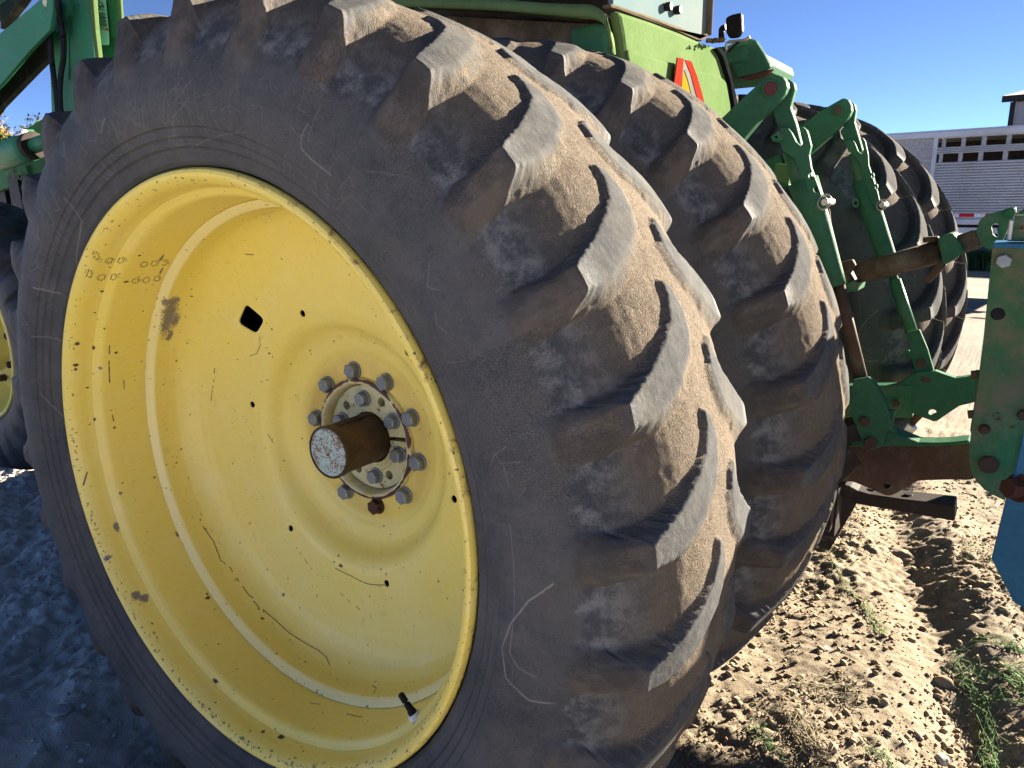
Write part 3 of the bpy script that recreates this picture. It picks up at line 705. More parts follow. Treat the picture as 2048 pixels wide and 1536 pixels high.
# ---------------------------------------------------------------- rear linkage of the tractor
def A1(px, py, y): return Vector(at(px, py, y))
def lift_side(near):
    if near:
        ya, yl, yt = 1.30, 1.335, 1.345
        arm = [(1425,262),(1444,235),(1490,191),(1534,152),(1545,148.5),(1556,149.5),(1566,154),(1572,163),(1574,174),(1570,187),(1562,199),(1552,209),(1519,239),(1492,272),(1470,300),(1440,330)]
        strapo = [(1566,160),(1578,158),(1588,166),(1590,178),(1585,196),(1580,214),(1592,247),(1603,290),(1600,300),(1590,296),(1572,290),(1560,262),(1550,240),(1545,222),(1556,205)]
        yoke = [(1559,258),(1567,255),(1577,257),(1583,265),(1592,284),(1602,292.6),(1607,285),(1610,277),(1603,262),(1599,256),(1606,254),(1613,260),(1616,268),(1622,292),(1618,310),(1622,336),(1640.5,384),(1651,422),(1640,428),(1628,424.6),(1615,399),(1597,338),(1590,318),(1577,309),(1564,300),(1560,280)]
        holes = [[(1622+7*.8*math.cos(t),351+7*math.sin(t)) for t in np.linspace(0,6.28,15)[:-1]],[(1632+7*.8*math.cos(t),378.5+6.6*math.sin(t)) for t in np.linspace(0,6.28,15)[:-1]]]
        tub = [(1588,300),(1606,362),(1624,418),(1668,548),(1675,572)]; tr_ = [27,29,28,18,17]
        pin = (1541,177,13,20); bend = None
        rod = [(1676,560),(1722,758)]; rr_ = [11,13]
        clev = [(1706,760),(1737.6,754),(1756,780),(1770,804),(1779,835),(1788,866),(1778,862),(1771.5,868),(1770,884),(1760,896),(1744,901),(1728,892),(1722,879),(1711,852),(1700,828)]
        slot = [[(1754,817),(1765.5,811),(1776,857),(1765,850)]]
        pins = [(1729.6,843.5,9.5),(1741.6,886,12)]
        ring = (1649,404,12.5)
    else:
        ya, yl, yt = 1.94, 1.975, 1.985
        arm = [(1560,345),(1600,252),(1640,222),(1683.6,197),(1690,196.5),(1697,200),(1702,209),(1703,221),(1699,232),(1694,239),(1676,258),(1655.7,277),(1617.6,310),(1590,350)]
        strapo = [(1694,203),(1702,202),(1709,208),(1712,220),(1710,234),(1709,244),(1718,275),(1727,306),(1723,311),(1712,302),(1695,296),(1686,278),(1680,262),(1690,250)]
        yoke = [(1690,284),(1697,280),(1706.5,281),(1710,286),(1716,302),(1723.5,309),(1727,300),(1725,288),(1721.7,277),(1726,276),(1730,282),(1736,308),(1737,330),(1746,357),(1755,384),(1761,412),(1752,417),(1744,406),(1730,365),(1718,322),(1707,309),(1696,302)]
        holes = [[(1744.5+4.2*.8*math.cos(t),351+5.6*math.sin(t)) for t in np.linspace(0,6.28,13)[:-1]],[(1752+4.2*.8*math.cos(t),373+5.6*math.sin(t)) for t in np.linspace(0,6.28,13)[:-1]]]
        tub = [(1712,305),(1726,360),(1742,420),(1772,510),(1786,552)]; tr_ = [18,21,20,18,13]
        pin = (1676,220.7,8,12)
        rod = [(1784,545),(1823,664)]; rr_ = [11,12]
        clev = [(1812,665),(1839,659),(1855,697),(1869,745),(1872,759),(1866,768),(1857,771),(1848,768),(1833,751),(1821,709)]
        slot = []
        pins = [(1843,727,9),(1853,757,9.5)]
        ring = (1763.5,410,9)
    sc = lambda y, px, py: (at(px,py,y)-CAM)@MC[2]/F          # metres per pixel at that depth
    pplate('lift_arm', arm, ya, .035, GREEN, tr, bev=.004)
    a2 = [(p[0]+3,p[1]) for p in arm]; pplate('lift_arm', arm, yl+.035, .03, GREEN, tr, bev=.004)
    s_ = sc(ya,pin[0],pin[1])
    cyl('lift_arm_pin', A1(pin[0],pin[1],ya-.012), A1(pin[0],pin[1],ya+.10), pin[2]*s_, REDP if near else BROWN, tr, 24, .003)
    lathe_ = cyl('pin_boss', A1(pin[0],pin[1],ya-.006), A1(pin[0],pin[1],ya+.01), pin[2]*s_*1.35, GREEN, tr, 28, .002)
    pplate('lift_strap', strapo, ya+.040, .026, GREEN, tr, bev=.004)
    # yoke in two leaves with a web, bored for the height pin
    pplate('lift_link_yoke', yoke, yl-.020, .016, GREEN, tr, holes, .003)
    pplate('lift_link_yoke', yoke, yl+.045, .014, GREEN, tr, holes, .003)
    if near: pplate('yoke_tab', [(1541,274),(1556,262),(1563,268),(1562,282),(1547,283)], yl-.045, .05, GREEND, tr, [circ(1552,274,3.,10)], .002)
    P_ = [A1(p[0],p[1],yl+.015) for p in tub]; rr = [q*sc(yl,*p) for p,q in zip(tub,tr_)]
    tube('lift_link_tube', P_[:3], [rr[0]*.8,rr[1]*.8,rr[2]*.8], GREEND, tr, 24)
    tube('lift_link_barrel', [P_[1],P_[2],P_[3],P_[4]], rr[1:], GREEN, tr, 28)
    q = [A1(*p,yl+.015) for p in rod]; rs = [r_*sc(yl,*p) for r_,p in zip(rr_,rod)]
    if near: tube('lift_link_rod', [q[0],q[1]], rs, BROWN, tr, 20)
    else:
        tube('lift_link_rod', [q[0], q[0].lerp(q[1],.12), q[0].lerp(q[1],.13), q[1]], [rs[0]*.75,rs[0]*.75,rs[0]*1.1,rs[1]], GREEND, tr, 20)
    pplate('lift_link_clevis', clev, yl-.034, .014, GREEN, tr, [] , .003)
    c2 = [(x,y) for x,y in clev]; pplate('lift_link_clevis', c2, yl+.062, .014, GREEN, tr, [], .003)
    # closed front web of the clevis
    if near:
        web = mesh_obj('clevis_web', [A1(*p,y) for p in [(1737.6,754),(1756,780),(1770,804),(1775,818)] for y in (yl-.010,yl+.054)], [(0,1,3,2),(2,3,5,4),(4,5,7,6)], GREEN, tr)
        so2 = web.modifiers.new('t','SOLIDIFY'); so2.thickness = .008
        web = mesh_obj('clevis_web', [A1(*p,y) for p in [(1784,852),(1788,868)] for y in (yl-.010,yl+.054)], [(0,1,3,2)], GREEN, tr)
        so2 = web.modifiers.new('t','SOLIDIFY'); so2.thickness = .008
        box('clevis_strip', tuple(A1(1775,818,yl-.012))[:1]+(yl-.012,)+(A1(1786,862,yl)[2],), (A1(1786,862,yl)[0], yl+.004, A1(1775,818,yl)[2]), GREEN, tr, .002)
    for i_,p in enumerate(pins):
        s2 = sc(yl,p[0],p[1]); cyl('clevis_pin', A1(p[0],p[1],yl-.046), A1(p[0],p[1],yl+.085), p[2]*s2, BROWN, tr, 22, .002)
    # lynch pin with its ring
    s3 = sc(yl,ring[0],ring[1]); c_ = A1(ring[0],ring[1],yl-.03); Rr = ring[2]*s3
    pts = [c_+Vector((math.cos(t)*Rr*.95, .012*math.sin(t*1)+.0, math.sin(t)*Rr*1.15)) for t in np.linspace(0,2*math.pi,29)]
    tube('lynch_pin_ring', pts, .0022, SHINY, tr, 8)
    for j_ in range(3):
        pts = [c_+Vector((-.006+math.cos(t)*Rr*.5, .014+.005*j_, -.002+math.sin(t)*Rr*.85)) for t in np.linspace(0,2*math.pi,21)]
        tube('lynch_pin_spring', pts, .0026, GREEN if near else BROWN, tr, 8)
    cyl('height_pin', c_+Vector((0,-.004,0)), c_+Vector((0,.09,0)), .009, SHINY, tr, 16, .002)
    if near: tube('hanging_cable', fillet([A1(1656,418,1.36),A1(1660,450,1.37),A1(1660,500,1.37)],.03), .0045, BROWN, tr, 8)
    if not near:
        pplate('sway_tab', round_poly([(1703,398),(1716,396),(1718,414),(1706,416)],5), yl-.02, .012, GREEND, tr, [circ(1711,406,4,12)], .002)
        pplate('sway_tab', round_poly([(1808,702),(1820,700),(1824,714),(1811,716)],5), yl-.01, .012, GREEN, tr, [circ(1815,708,3.5,12)], .002)
lift_side(True); lift_side(False)
# web between the two lift arms' leaves, seen from below
for y0,y1,P_ in ((1.335,1.37,[(1425,262),(1492,272)]),(1.975,2.01,[(1600,252),(1655,277)])):
    pass
cyl('rocker_shaft', (.18,1.12,.50), (.18,2.12,.50), .06, GREEND, tr, 28)
for y0 in (1.30,1.37,1.94,2.01):
    e = at(1440,300,1.3) if y0 < 1.6 else at(1570,340,1.95)
    bar('lift_arm_root', (.18,y0+.016,.50), (e[0],y0+.016,e[2]), .030, .11, GREEN, tr)
# lower links
LOW = round_poly([(1640,905),(1700,884),(1735,872),(1767,855.5),(1800,870),(1837,886),(1870,887),(1900,886),(1939,882),(1950,884),(1950,958),(1935,960),(1900,959),(1835,961),(1815,973),(1795,985),(1780,992),(1766,989),(1745,979),(1706,963),(1640,962)], 6, 2)
pplate('lower_link', LOW, 1.335, .038, BROWN, tr, [[(1773.5+7*math.cos(t),971+6.2*math.sin(t)) for t in np.linspace(0,6.28,17)[:-1]]], .004)
pplate('lower_link_rib', [(1700,884),(1735,872),(1767,855),(1800,869.5),(1837,885),(1870,886),(1900,885),(1939,881),(1939,889),(1870,893),(1837,894),(1800,893),(1750,893),(1700,895)], 1.325, .06, GREEN, tr, bev=.004)
FAR = [(1759.5,780),(1791,773),(1812,758),(1829,746),(1850,743),(1871,742),(1890,749),(1911,756),(1930,754),(1951,751),(1951,804),(1919,811.6),(1900,824),(1875,841.5),(1867,843),(1859,839.5),(1840,833),(1823,825.6),(1780,812),(1759,806)]
pplate('lower_link', FAR, 1.93, .03, GREEN, tr, [[(1865+8*math.cos(t),824.6+6*math.sin(t)) for t in np.linspace(0,6.28,17)[:-1]]], .004)
bar('lower_link_beam', A1(1640,800,1.95), A1(1825,800,1.95), .05, .11, GREEND, tr)
hexa('link_bolt', A1(1792,806,1.92), (0,-1,0), .012, .012, BROWN, tr)
cyl('ball_end', A1(1697,934,1.325), A1(1697,934,1.38), .018, BROWN, tr, 20, .002)
# blade-shaped stop below the axle and the cross tube
bar('sway_block', A1(1640,960,1.2), A1(1700,905,1.25), .05, .06, DARK, tr); bar('sway_block', A1(1660,870,1.3), A1(1740,850,1.35), .06, .05, DARK, tr)
# drawbar
db0 = A1(1690,985,1.60); db1 = A1(1909.5,1026,1.585)
L_ = [(1640,950),(1686,968),(1700,973),(1716,982),(1740,989),(1800,998),(1909.5,1011),(1909.5,1043),(1800,1024),(1716,1009),(1700,1000),(1680,990),(1640,985)]
pplate('drawbar', L_, 1.565, .085, DARK, tr, bev=.004)
for px_,py_,r_ in ((1816,992.5,.011),(1890,1004,.021),(1742,982,.010)):
    p = A1(px_,py_,1.60); 
    zt = p[2]+.0015
    cyl('drawbar_hole', (p[0],1.607,p[2]-.006), (p[0],1.607,zt+.004), r_, BLACK, tr, 20)
bar('drawbar_support', A1(1640,1090,1.62), A1(1712,965,1.66), .05, .05, DARK, tr); box('drawbar_support', (.50,1.52,-.50), (.78,1.74,-.34), DARK, tr)
bar('drawbar_support', A1(1655,1058,1.5), A1(1668,960,1.5), .05, .02, DARK, tr)
# silver cylinder of the far sway limiter
cyl('sway_limiter_cylinder', A1(1800,865,2.3), A1(1822,846,2.3), .032, SILVER, tr, 24, .004); cyl('sway_limiter_rod', A1(1820,848,2.3), A1(1850,815,2.3), .016, BROWN, tr, 14)
cyl('sway_limiter_rod', A1(1740,905,2.3), A1(1802,862,2.3), .02, DARK, tr, 14)
# centre link with clamp, lever and hook
t0, t1, t2 = A1(1716,547,1.62), A1(1879,503,1.62), A1(1960,477,1.62)
s4 = (np.array(t0)-CAM)@MC[2]/F
tube('centre_link', [t0,t1], [19.5*s4,24*s4*.93], BROWN, tr, 28)
bar('centre_link_rod', t1, A1(1958,476,1.62), .055, .052, BROWN, tr, bev=.008)
hexa('centre_link_nut', A1(1702,551,1.62), t0-t1, .052, .03, BROWN, tr)
tube('centre_link_eye', [A1(1683,560,1.62), A1(1704,550,1.62)], [.036,.042], BROWN, tr, 20)
pplate('centre_link_tab', [(1688,522),(1705,519),(1711,530),(1700,548),(1686,545)], 1.585, .02, BROWN, tr); pplate('centre_link_tab', [(1704,562),(1720,566),(1716,582),(1694,584),(1684,574)], 1.57, .1, GREEND, tr)
pplate('clamp', [(1876,478),(1884,472),(1900,466),(1908,468),(1914,478),(1929,503),(1912,517),(1890,530),(1884,527),(1882,505)], 1.555, .13, GREEN, tr, bev=.006)
bar('clamp_lever', A1(1889,524,1.57), A1(1853,563,1.57), .022, .02, BROWN, tr, bev=.006)
cyl('grease_fitting', A1(1862,473,1.6), A1(1862,484,1.6), .02, BROWN, tr, 14, .003)
hook = [(1945,464),(1955,457),(1957,446),(1963,437),(1972,430),(1992,424),(2012,418),(2023,414),(2032,414),(2033,424),(2027,436),(2016,458),(2007,478),(2001,492),(1994,501),(1984,501),(1974,497),(1963,490),(1945,490)]
hh = [(1981.8,453),(1988,447),(1995,446),(1998,452),(1993,458),(1996,466),(1999,475.5),(1991,475),(1985,469)]
pplate('centre_link_hook', hook, 1.60, .045, GREEND, tr, [hh], .005)
pplate('hook_latch', [(2006,424),(2024,414.5),(2030,416),(2031,425),(2022,434),(2010,436)], 1.588, .07, GREEN, tr, bev=.004)
# lime painted valve block and PTO parts seen between the wheels
box('valve_block', tuple(at(1552,330,1.45)[[0]])+(1.50,.40)[0:0]+(1.50,.36), (at(1572,312,1.45)[0]+.02,1.62,.47), GREENL, tr)
bar('valve_block_foot', at(1556,345,1.5), at(1590,350,1.5), .10, .05, GREENL, tr); box('hydraulic_coupler', (.45,1.30,.50), (.58,1.34,.53), SHINY, tr)
for i_ in range(3):
    cyl('hydraulic_coupler', (.50,1.42+i_*.07,.42-.03*i_), (.60,1.42+i_*.07,.42-.03*i_), .018, BLACK if i_ else SHINY, tr, 14, .002)
tube('hydraulic_line', fillet([(.46,1.5,.36),(.60,1.5,.33),(.60,1.5,.22),(.5,1.5,.2)],.03), .006, SHINY, tr, 8)
tube('hydraulic_line', fillet([(.3,1.45,.34),(.52,1.4,.30),(.58,1.4,.12)],.05), .012, BLACK, tr, 8)
box('rear_housing', (-.5,1.30,-.30), (.42,1.95,.42), DARK, tr, .03)
box('housing_flange', (.40,1.38,-.18), (.46,1.88,.30), GREEND, tr, .01)
cyl('pto_shaft', (.44,1.625,-.02), (.56,1.625,-.02), .03, DARK, tr, 18, .003)
box('drawbar_carrier', (.30,1.48,-.52), (.62,1.76,-.28), DARK, tr, .01)

# ---------------------------------------------------------------- cab rear, fenders, lights
def xplate(name, px, x, th, mat, parent, holes=(), bev=.003):
    f = lambda l: [tuple(at(a,b,x,0)[[1,2]]) for a,b in l]
    return plate(name, f(px), 0, x-th, x, mat, parent, [f(h) for h in holes], bev)
UP = [(1238,22),(1300,43),(1360,66),(1400,84),(1438,97),(1447,112),(1456,138),(1380,126),(1310,107),(1248,88)]
xplate('rear_panel', [(1236,20),(1300,41),(1360,64),(1400,82),(1436,95),(1447,110),(1462,160),(1471,205),(1473,240),(1468,300),(1400,330),(1330,300),(1290,240),(1262,170),(1252,120),(1246,70)], .27, .03, GREENL, tr, bev=.012)
xplate('panel_swage', round_poly([(1254,97),(1310,116),(1380,138),(1440,152),(1455,165),(1462,210),(1458,300),(1400,325),(1330,296),(1292,238),(1268,170)],10), .276, .008, GREENL, tr, bev=.004)
xplate('seal_strip', [(1434,96),(1444,97),(1453,108),(1464,150),(1475,198),(1478,240),(1474,300),(1468,300),(1471,240),(1468,205),(1460,160),(1446,114)], .285, .02, simple('seal_rubber',(.010,.011,.012),.9), tr, bev=.004)
# slow vehicle emblem: red border, pale edge, yellow heart
SMVR = simple('emblem_red', (.17,.02,.012), .5, noise=.12); SMVW = simple('emblem_silver', (.13,.13,.12), .6); SMVY = simple('emblem_yellow', (.19,.14,.01), .5, noise=.05)
smv = [(1357,115),(1384,121),(1400,160),(1420,240),(1408,262),(1345,225),(1349,170)]
xplate('slow_vehicle_emblem', [(1355.5,115),(1368,117),(1363,172),(1358,232),(1344,222),(1348,170)], .292, .004, SMVR, tr, bev=.001)
xplate('slow_vehicle_emblem', [(1370,119.5),(1380,121),(1384,124),(1395,153),(1405,187),(1418,245),(1403,245),(1394,195),(1382,150)], .292, .004, SMVR, tr, bev=.001)
xplate('emblem_border', [(1368,118),(1370.5,119),(1383,155),(1396,200),(1404,245),(1397,245),(1386,200),(1376,160),(1368,138),(1362,180),(1358.5,236),(1356,235),(1363,172)], .2905, .004, SMVW, tr, bev=0)
xplate('emblem_centre', [(1368,138),(1376,160),(1386,200),(1397,245),(1358.5,236),(1363,180)], .289, .004, SMVY, tr, bev=0)
k_ = NT('rear_window_glass'); k_.fin((.2,.4,.42), .6, None, 0, .0, 0)
GLASS = k_.m; k_.set(k_.b.inputs['Base Color'], k_.mix(k_.ramp(k_.noise(2.5,detail=5),.35,.7), (.105,.155,.165), (.14,.17,.165)))  # opaque pale teal takes the place of the sky's reflection
zt = 2.3
gl = plate('rear_window', [tuple(at(*p,.22,0)[[1,2]]) for p in [(1226,14),(1300,36),(1360,57),(1398,77),(1414,73)]][:4]+[(at(1414,73,.22,0)[1],at(1414,73,.22,0)[2]),(at(1413,0,.22,0)[1]-.04,zt),(1.05,zt)], 0, .205, .22, GLASS, tr, bev=.002)
SEAL = simple('dusty_window_seal', (.11,.09,.065), .9)
xplate('window_seal', [(1222,6),(1240,11),(1300,31),(1360,53),(1396,70),(1400,74),(1416,66),(1418,74),(1405,82),(1394,80),(1355,62),(1295,40),(1240,20),(1222,15)], .245, .025, SEAL, tr, bev=.005)
plate('cab_post', [(at(1411,60,.22,0)[1],at(1411,72,.22,0)[2]),(at(1413.5,60,.22,0)[1],at(1413.5,72,.22,0)[2]),(at(1413.5,0,.22,0)[1],zt),(at(1411,0,.22,0)[1],zt)], 0, .19, .24, SEAL, tr, bev=.004)
for px_,py_ in ((1331,14),(1350,21)):
    p = at(px_,py_,.222,0); cyl('window_knob', p, p+np.array([.018,.0,.0]), .0120, BLACK, tr, 22, .002)
box('cab_roof', (-1.3,.95,2.3), (.4,1.9,2.5), GREEN, tr, .05); box('cab_body', (-1.2,1.05,1.06), (.14,1.70,2.3), BLACK, tr, .02)
box('cab_floor', (-1.2,1.12,.62), (.18,1.95,.98), DARK, tr, .02)
# fenders: arched sheet with a turned-down lip
def fender(y_out, y_in, lip):
    prof = [(-1.5,1.03),(-1.05,1.10),(-.6,1.085),(-.30,1.035),(.0,.985),(.159,.952),(.262,.936),(.292,.918),(.306,.890),(.313,.850)]
    prof = [tuple(p)[0::2] for p in fillet([(a,0,b) for a,b in prof],.05,3)]
    V_ = []; pa_ = [p for p in prof if p[0] < .255]; n = len(pa_)
    for y in (y_out,y_in):
        for x,z in pa_: V_.append((x,y,z))
    o = mesh_obj('fender', V_, [(i,i+1,n+i+1,n+i) for i in range(n-1)], lip, tr, True)
    s_ = o.modifiers.new('t','SOLIDIFY'); s_.thickness = .004; s_.offset = 1; bevel(o,.002)
    # outer lip
    n = len(prof); V_ = []; s = 1 if y_in > y_out else -1
    for x,z in prof: V_ += [(x,y_out-.004*s,z+.006),(x,y_out-.008*s,z-.014),(x,y_out+.012*s,z-.018)]
    fc = []
    for i in range(n-1):
        b = i*3; fc += [(b,b+1,b+4,b+3),(b+1,b+2,b+5,b+4)]
    o = mesh_obj('fender_lip', V_, fc, GREENL if s > 0 else GREEN, tr, True); s_ = o.modifiers.new('t','SOLIDIFY'); s_.thickness = .006; s_.offset = 0
UNDER = paint('dusty_fender_underside', (.07,.055,.042), (.045,.04,.03), .6, .1, .8)
fender(.90, 1.24, UNDER)
plate('fender_side_wall', [(-1.2,.55),(.20,.60),(.262,.80),(.262,.90),(.16,.95),(-.3,1.03),(-1.2,1.08)], 1, 1.10, 1.12, UNDER, tr, bev=.003)
plate('fender_side_panel', [(.13,.62),(.235,.66),(.235,.925),(.20,.935),(.13,.93)], 1, 1.02, 1.09, GREEN, tr, bev=.01)
# far fender with its lamp housing
fb = [tuple(at(*p,2.12)[[0,2]]) for p in [(1450,92),(1468,84),(1500,75),(1512,80),(1528,105),(1543,133),(1520,146),(1473,157),(1462,130)]]
plate('rear_lamp_housing', fb, 1, 2.12, 2.15, GREEN, tr, bev=.012)
fbb = [tuple(at(*p,2.10)[[0,2]]) for p in [(1474,155),(1543,135),(1534,144),(1510,154),(1490,158)]]
plate('lamp_lens', fbb, 1, 2.122, 2.148, REDP, tr, bev=.004)
box('fender', (-1.2,2.1,.98), (.25,2.75,1.05), GREEN, tr, .03)
tube('mirror_rod', fillet([Vector(at(1454,105,2.1)),Vector(at(1452,84,2.1)),Vector(at(1490,81,2.1)),Vector(at(1500,74,2.1))],.02), .006, SHINY, tr, 10)
tube('lamp_wire', fillet([Vector(at(1455,104,2.09)),Vector(at(1470,90,2.09)),Vector(at(1478,84,2.09))],.02), .004, BLACK, tr, 8)
# work lamp, its back to the camera
wl = [tuple(at(*p,2.05)[[0,2]]) for p in [(1450,38),(1452,33),(1464,28),(1483,24),(1485,62),(1477,74),(1457,76),(1451,64)]]
wv = []; 
plate('work_lamp', wl, 1, 2.05, 2.075, BLACK, tr, bev=.012)
tube('work_lamp_bracket', fillet([Vector(at(1452,54,2.08)),Vector(at(1443,57,2.08)),Vector(at(1443,75,2.08))],.01), .011, BLACK, tr, 10)
# debris lying on the ledge
LEAF = simple('dry_leaf_litter', (.11,.07,.045), .9, noise=.4)
dv_, df_ = [], []
for i_ in range(160):
    p = at(random.uniform(1415,1446), random.uniform(79,85), .29+random.uniform(-.05,.02),0); r_ = .004+.006*random.random(); b = len(dv_)
    for j_ in range(4): a = j_*1.57+random.random(); dv_.append((p[0]+r_*math.cos(a), p[1]+r_*math.sin(a), p[2]+random.uniform(-.003,.006)))
    df_.append((b,b+1,b+2,b+3))
tag(mesh_obj('leaf_litter', dv_, df_, LEAF, tr), kind='stuff')

# ---------------------------------------------------------------- front of the tractor and its loader
ftc = np.array([-3.02,.88,-.13])
def front_tyre():
    P = [(0,.63),(.05,.628),(.09,.615),(.13,.59),(.155,.55),(.165,.50),(.16,.45),(.14,.40),(.12,.365),(.10,.355)]
    Pn = [( v,r) for v,r in P]; full = [(-v,r) for v,r in P[::-1]]+P[1:]
    ff = np.array(full); seg = 360; a = np.arange(seg)/seg*2*math.pi
    lug = ((a/(2*math.pi)*26)%1)
    X = []
    for j in range(len(ff)):
        v,r = ff[j]; sh = .5 if v > 0 else 0; q = abs(v); u = ((a/(2*math.pi)*26+sh+q*2.2)%1); l = np.clip((.36-np.abs(u-.5))*14,0,1)
        amp = .04 if .015 < q < .14 and r > .56 else (.02 if r > .5 else 0)
        n = np.array([0,1]) if q < .1 else np.array([.5,.86]); rr = r+l*amp*n[1]; vv = v+np.sign(v)*l*amp*n[0]
        X.append(np.stack([rr*np.cos(a), vv, rr*np.sin(a)],-1))
    X = np.transpose(np.array(X),(1,0,2))
    V_,Q_ = grid_mesh(X+ftc, True, True); me = fast_mesh('front_tyre', V_, Q_); n = len(V_)
    return link('front_tyre', me, DRUB, tr)
k_ = NT('dark_tyre_rubber'); DRUB = k_.fin(k_.mix(k_.ramp(k_.noise(9,detail=6),.4,.7),(.014,.016,.021),(.05,.047,.045)), .65, k_.bump(k_.noise(60,detail=5),.002,.6))
ft0 = front_tyre(); ft1 = bpy.data.objects.new('front_tyre', ft0.data); C.objects.link(ft1); ft1.parent = tr; ft1.location = (0,1.49,0)
box('fuel_tank', (-2.35,1.15,-.52), (-.75,2.1,-.02), DARK, tr, .05); box('engine_block', (-4.1,1.40,-.25), (-.5,1.86,.75), DARK, tr, .04)
fx, fy, fz = ftc
def flathe(name, prof, mat, seg=64):
    P = np.array(prof,float); a = np.arange(seg)/seg*2*math.pi
    X = np.stack([fx+P[None,:,1]*np.cos(a)[:,None], P[None,:,0]+fy+0*a[:,None], fz+P[None,:,1]*np.sin(a)[:,None]],-1)
    V_,Q_ = grid_mesh(X, True); return link(name, fast_mesh(name, V_, Q_), mat, tr)
flathe('front_wheel_rim', [(-.12,.375),(-.135,.385),(-.14,.37),(-.10,.345),(-.03,.335),(.0,.30),(.03,.29)], YELLOW)
flathe('front_wheel_disc', [(.03,.30),(-.02,.24),(-.05,.16),(-.05,.0)], YELLOW)
flathe('front_hub', [(-.05,.15),(-.16,.14),(-.20,.12),(-.22,.0)], YELLOW, 40)
for i_ in range(8):
    a = i_*math.pi/4+.2; hexa('front_wheel_bolt', (fx+.19*math.cos(a),fy-.045,fz+.19*math.sin(a)), (0,-1,0), .018, .03, RUSTB, tr)
cyl('front_axle', (-3.02,.9,-.13), (-3.02,1.6,-.10), .12, GREEND, tr)
bar('front_frame', (-4.2,1.35,.0), (-.6,1.35,.05), .12, .25, GREEND, tr)
# hood side and black grille screen beyond the near loader
yh = 1.28
HOODM = GREENM
plate('hood_side', [tuple(at(*p,yh)[[0,2]]) for p in [(36,333),(70,331),(90,500),(52,470)]], 1, yh, yh+.05, HOODM, tr, bev=.006)
plate('hood_side_edge', [tuple(at(*p,yh-.02)[[0,2]]) for p in [(51,331),(56,331),(82,470),(70,470)]], 1, yh-.03, yh, GREEN, tr, bev=.004)
plate('side_screen', [tuple(at(*p,yh-.03)[[0,2]]) for p in [(12,352),(31,350),(34,358),(50,432),(24,440),(22,405),(15,362)]], 1, yh-.03, yh+.0, BLACK, tr, bev=.004)
plate('side_screen_frame', [tuple(at(*p,yh)[[0,2]]) for p in [(29,333),(36,333),(52,430),(50,440),(46,432)]], 1, yh-.01, yh+.02, BLACK, tr, bev=.003)
plate('engine_side', [tuple(at(*p,yh+.1)[[0,2]]) for p in [(18,334),(30,332),(48,430),(50,480),(24,480),(24,440)]], 1, yh+.02, yh+.2, BLACK, tr, bev=.004)
fnt = bpy.data.curves.new('badge','FONT'); fnt.body = 'TURBO'; fnt.size = .055; fnt.extrude = .001
bd = bpy.data.objects.new('badge', fnt); C.objects.link(bd); bd.parent = tr; p_ = at(14,361,yh-.035); bd.location = tuple(p_); bd.rotation_euler = (R(90),0,0); fnt.materials.append(simple('badge_grey',(.16,.17,.18)))
dg = bpy.context.evaluated_depsgraph_get(); bme = bpy.data.meshes.new_from_object(bd.evaluated_get(dg)); bo2 = link('badge', bme, None, tr); bo2.matrix_local = bd.matrix_local.copy(); bo2.location = bd.location; bo2.rotation_euler = bd.rotation_euler; bpy.data.objects.remove(bd)

ld = empty('front_loader', (0,0,0), (TILT,0,0)); tag(ld, 'green front loader with upright mast, boom arm and hydraulic hoses, at the left edge', 'loader')
ym = 1.02
mast = [(100,-60),(176,-60),(176,0),(184,60),(194,160),(215,330),(215,520),(104,520),(104,240),(100,120),(98,0)]
pplate('mast', mast, ym, .02, GREENM, ld, [circ(109.5,53.5,1.6,10),circ(109.5,77,1.4,10),circ(116,80,2.2,4),circ(147,161,1.8,10),circ(157.5,11,1.8,10)], .003)
plate('mast_bulge', [tuple(at(*p,ym)[[0,2]]) for p in [(128,38),(139,30),(140,60),(140,160),(131,160),(134,90)]], 1, ym-.006, ym, GREENM, ld, bev=.006)
# rear flange and the far leaf of the mast that carries the warning sheet
pplate('mast_flange', [(176,-60),(181,-60),(190,60),(203,170),(230,330),(225,330),(196,170),(183,60),(176,0)], ym-.01, .02, GREENL, ld, bev=.003)
pplate('mast_inner_leaf', [(180,-60),(238,-60),(243,62),(235,200),(200,200),(187,60)], ym+.135, .01, GREEN, ld, bev=.003)
pplate('mast_rear_post', [(212,-60),(230,-60),(240,75),(222,75),(214,0)], ym+.115, .015, GREEN, ld, bev=.003)
pplate('mast_rear_edge', [(230,-60),(236,-60),(245,75),(238,75)], ym+.10, .012, GREENL, ld, bev=.003)
WHITEP = simple('warning_sheet_white', (.55,.66,.60), .5, noise=.05); INK = simple('printed_black', (.02,.02,.02), .6); REDD = simple('printed_red', (.60,.06,.05), .5)
yd = ym+.108
pplate('warning_sheet', round_poly([(184.5,0),(191,-30),(212,-30),(211,4),(217,62),(218,90),(193,90),(186,22)],3), yd, .002, WHITEP, ld, bev=0)
for i_ in range(13):
    y_ = 25+i_*2.15; x0 = 189+i_*.28; wd_ = 22 if i_ not in (4,12) else 14
    if i_ in (4,12): pplate('printed_line', [(x0+10,y_),(x0+22,y_),(x0+22,y_+1.6),(x0+10,y_+1.6)], yd-.001, .001, INK, ld, bev=0)
    pplate('printed_line', [(x0,y_),(x0+wd_*(.97 if i_%3 else .86),y_+.2),(x0+wd_*(.97 if i_%3 else .86),y_+1.15),(x0,y_+.95)], yd-.001, .001, INK, ld, bev=0)
pplate('red_bar', [(191.8,53.3),(216,56),(216.5,62),(192.2,60)], yd-.001, .001, REDD, ld, bev=0)
pplate('warning_triangle', [(195,56),(198,60.2),(192.6,59.8)], yd-.002, .001, WHITEP, ld, bev=0)
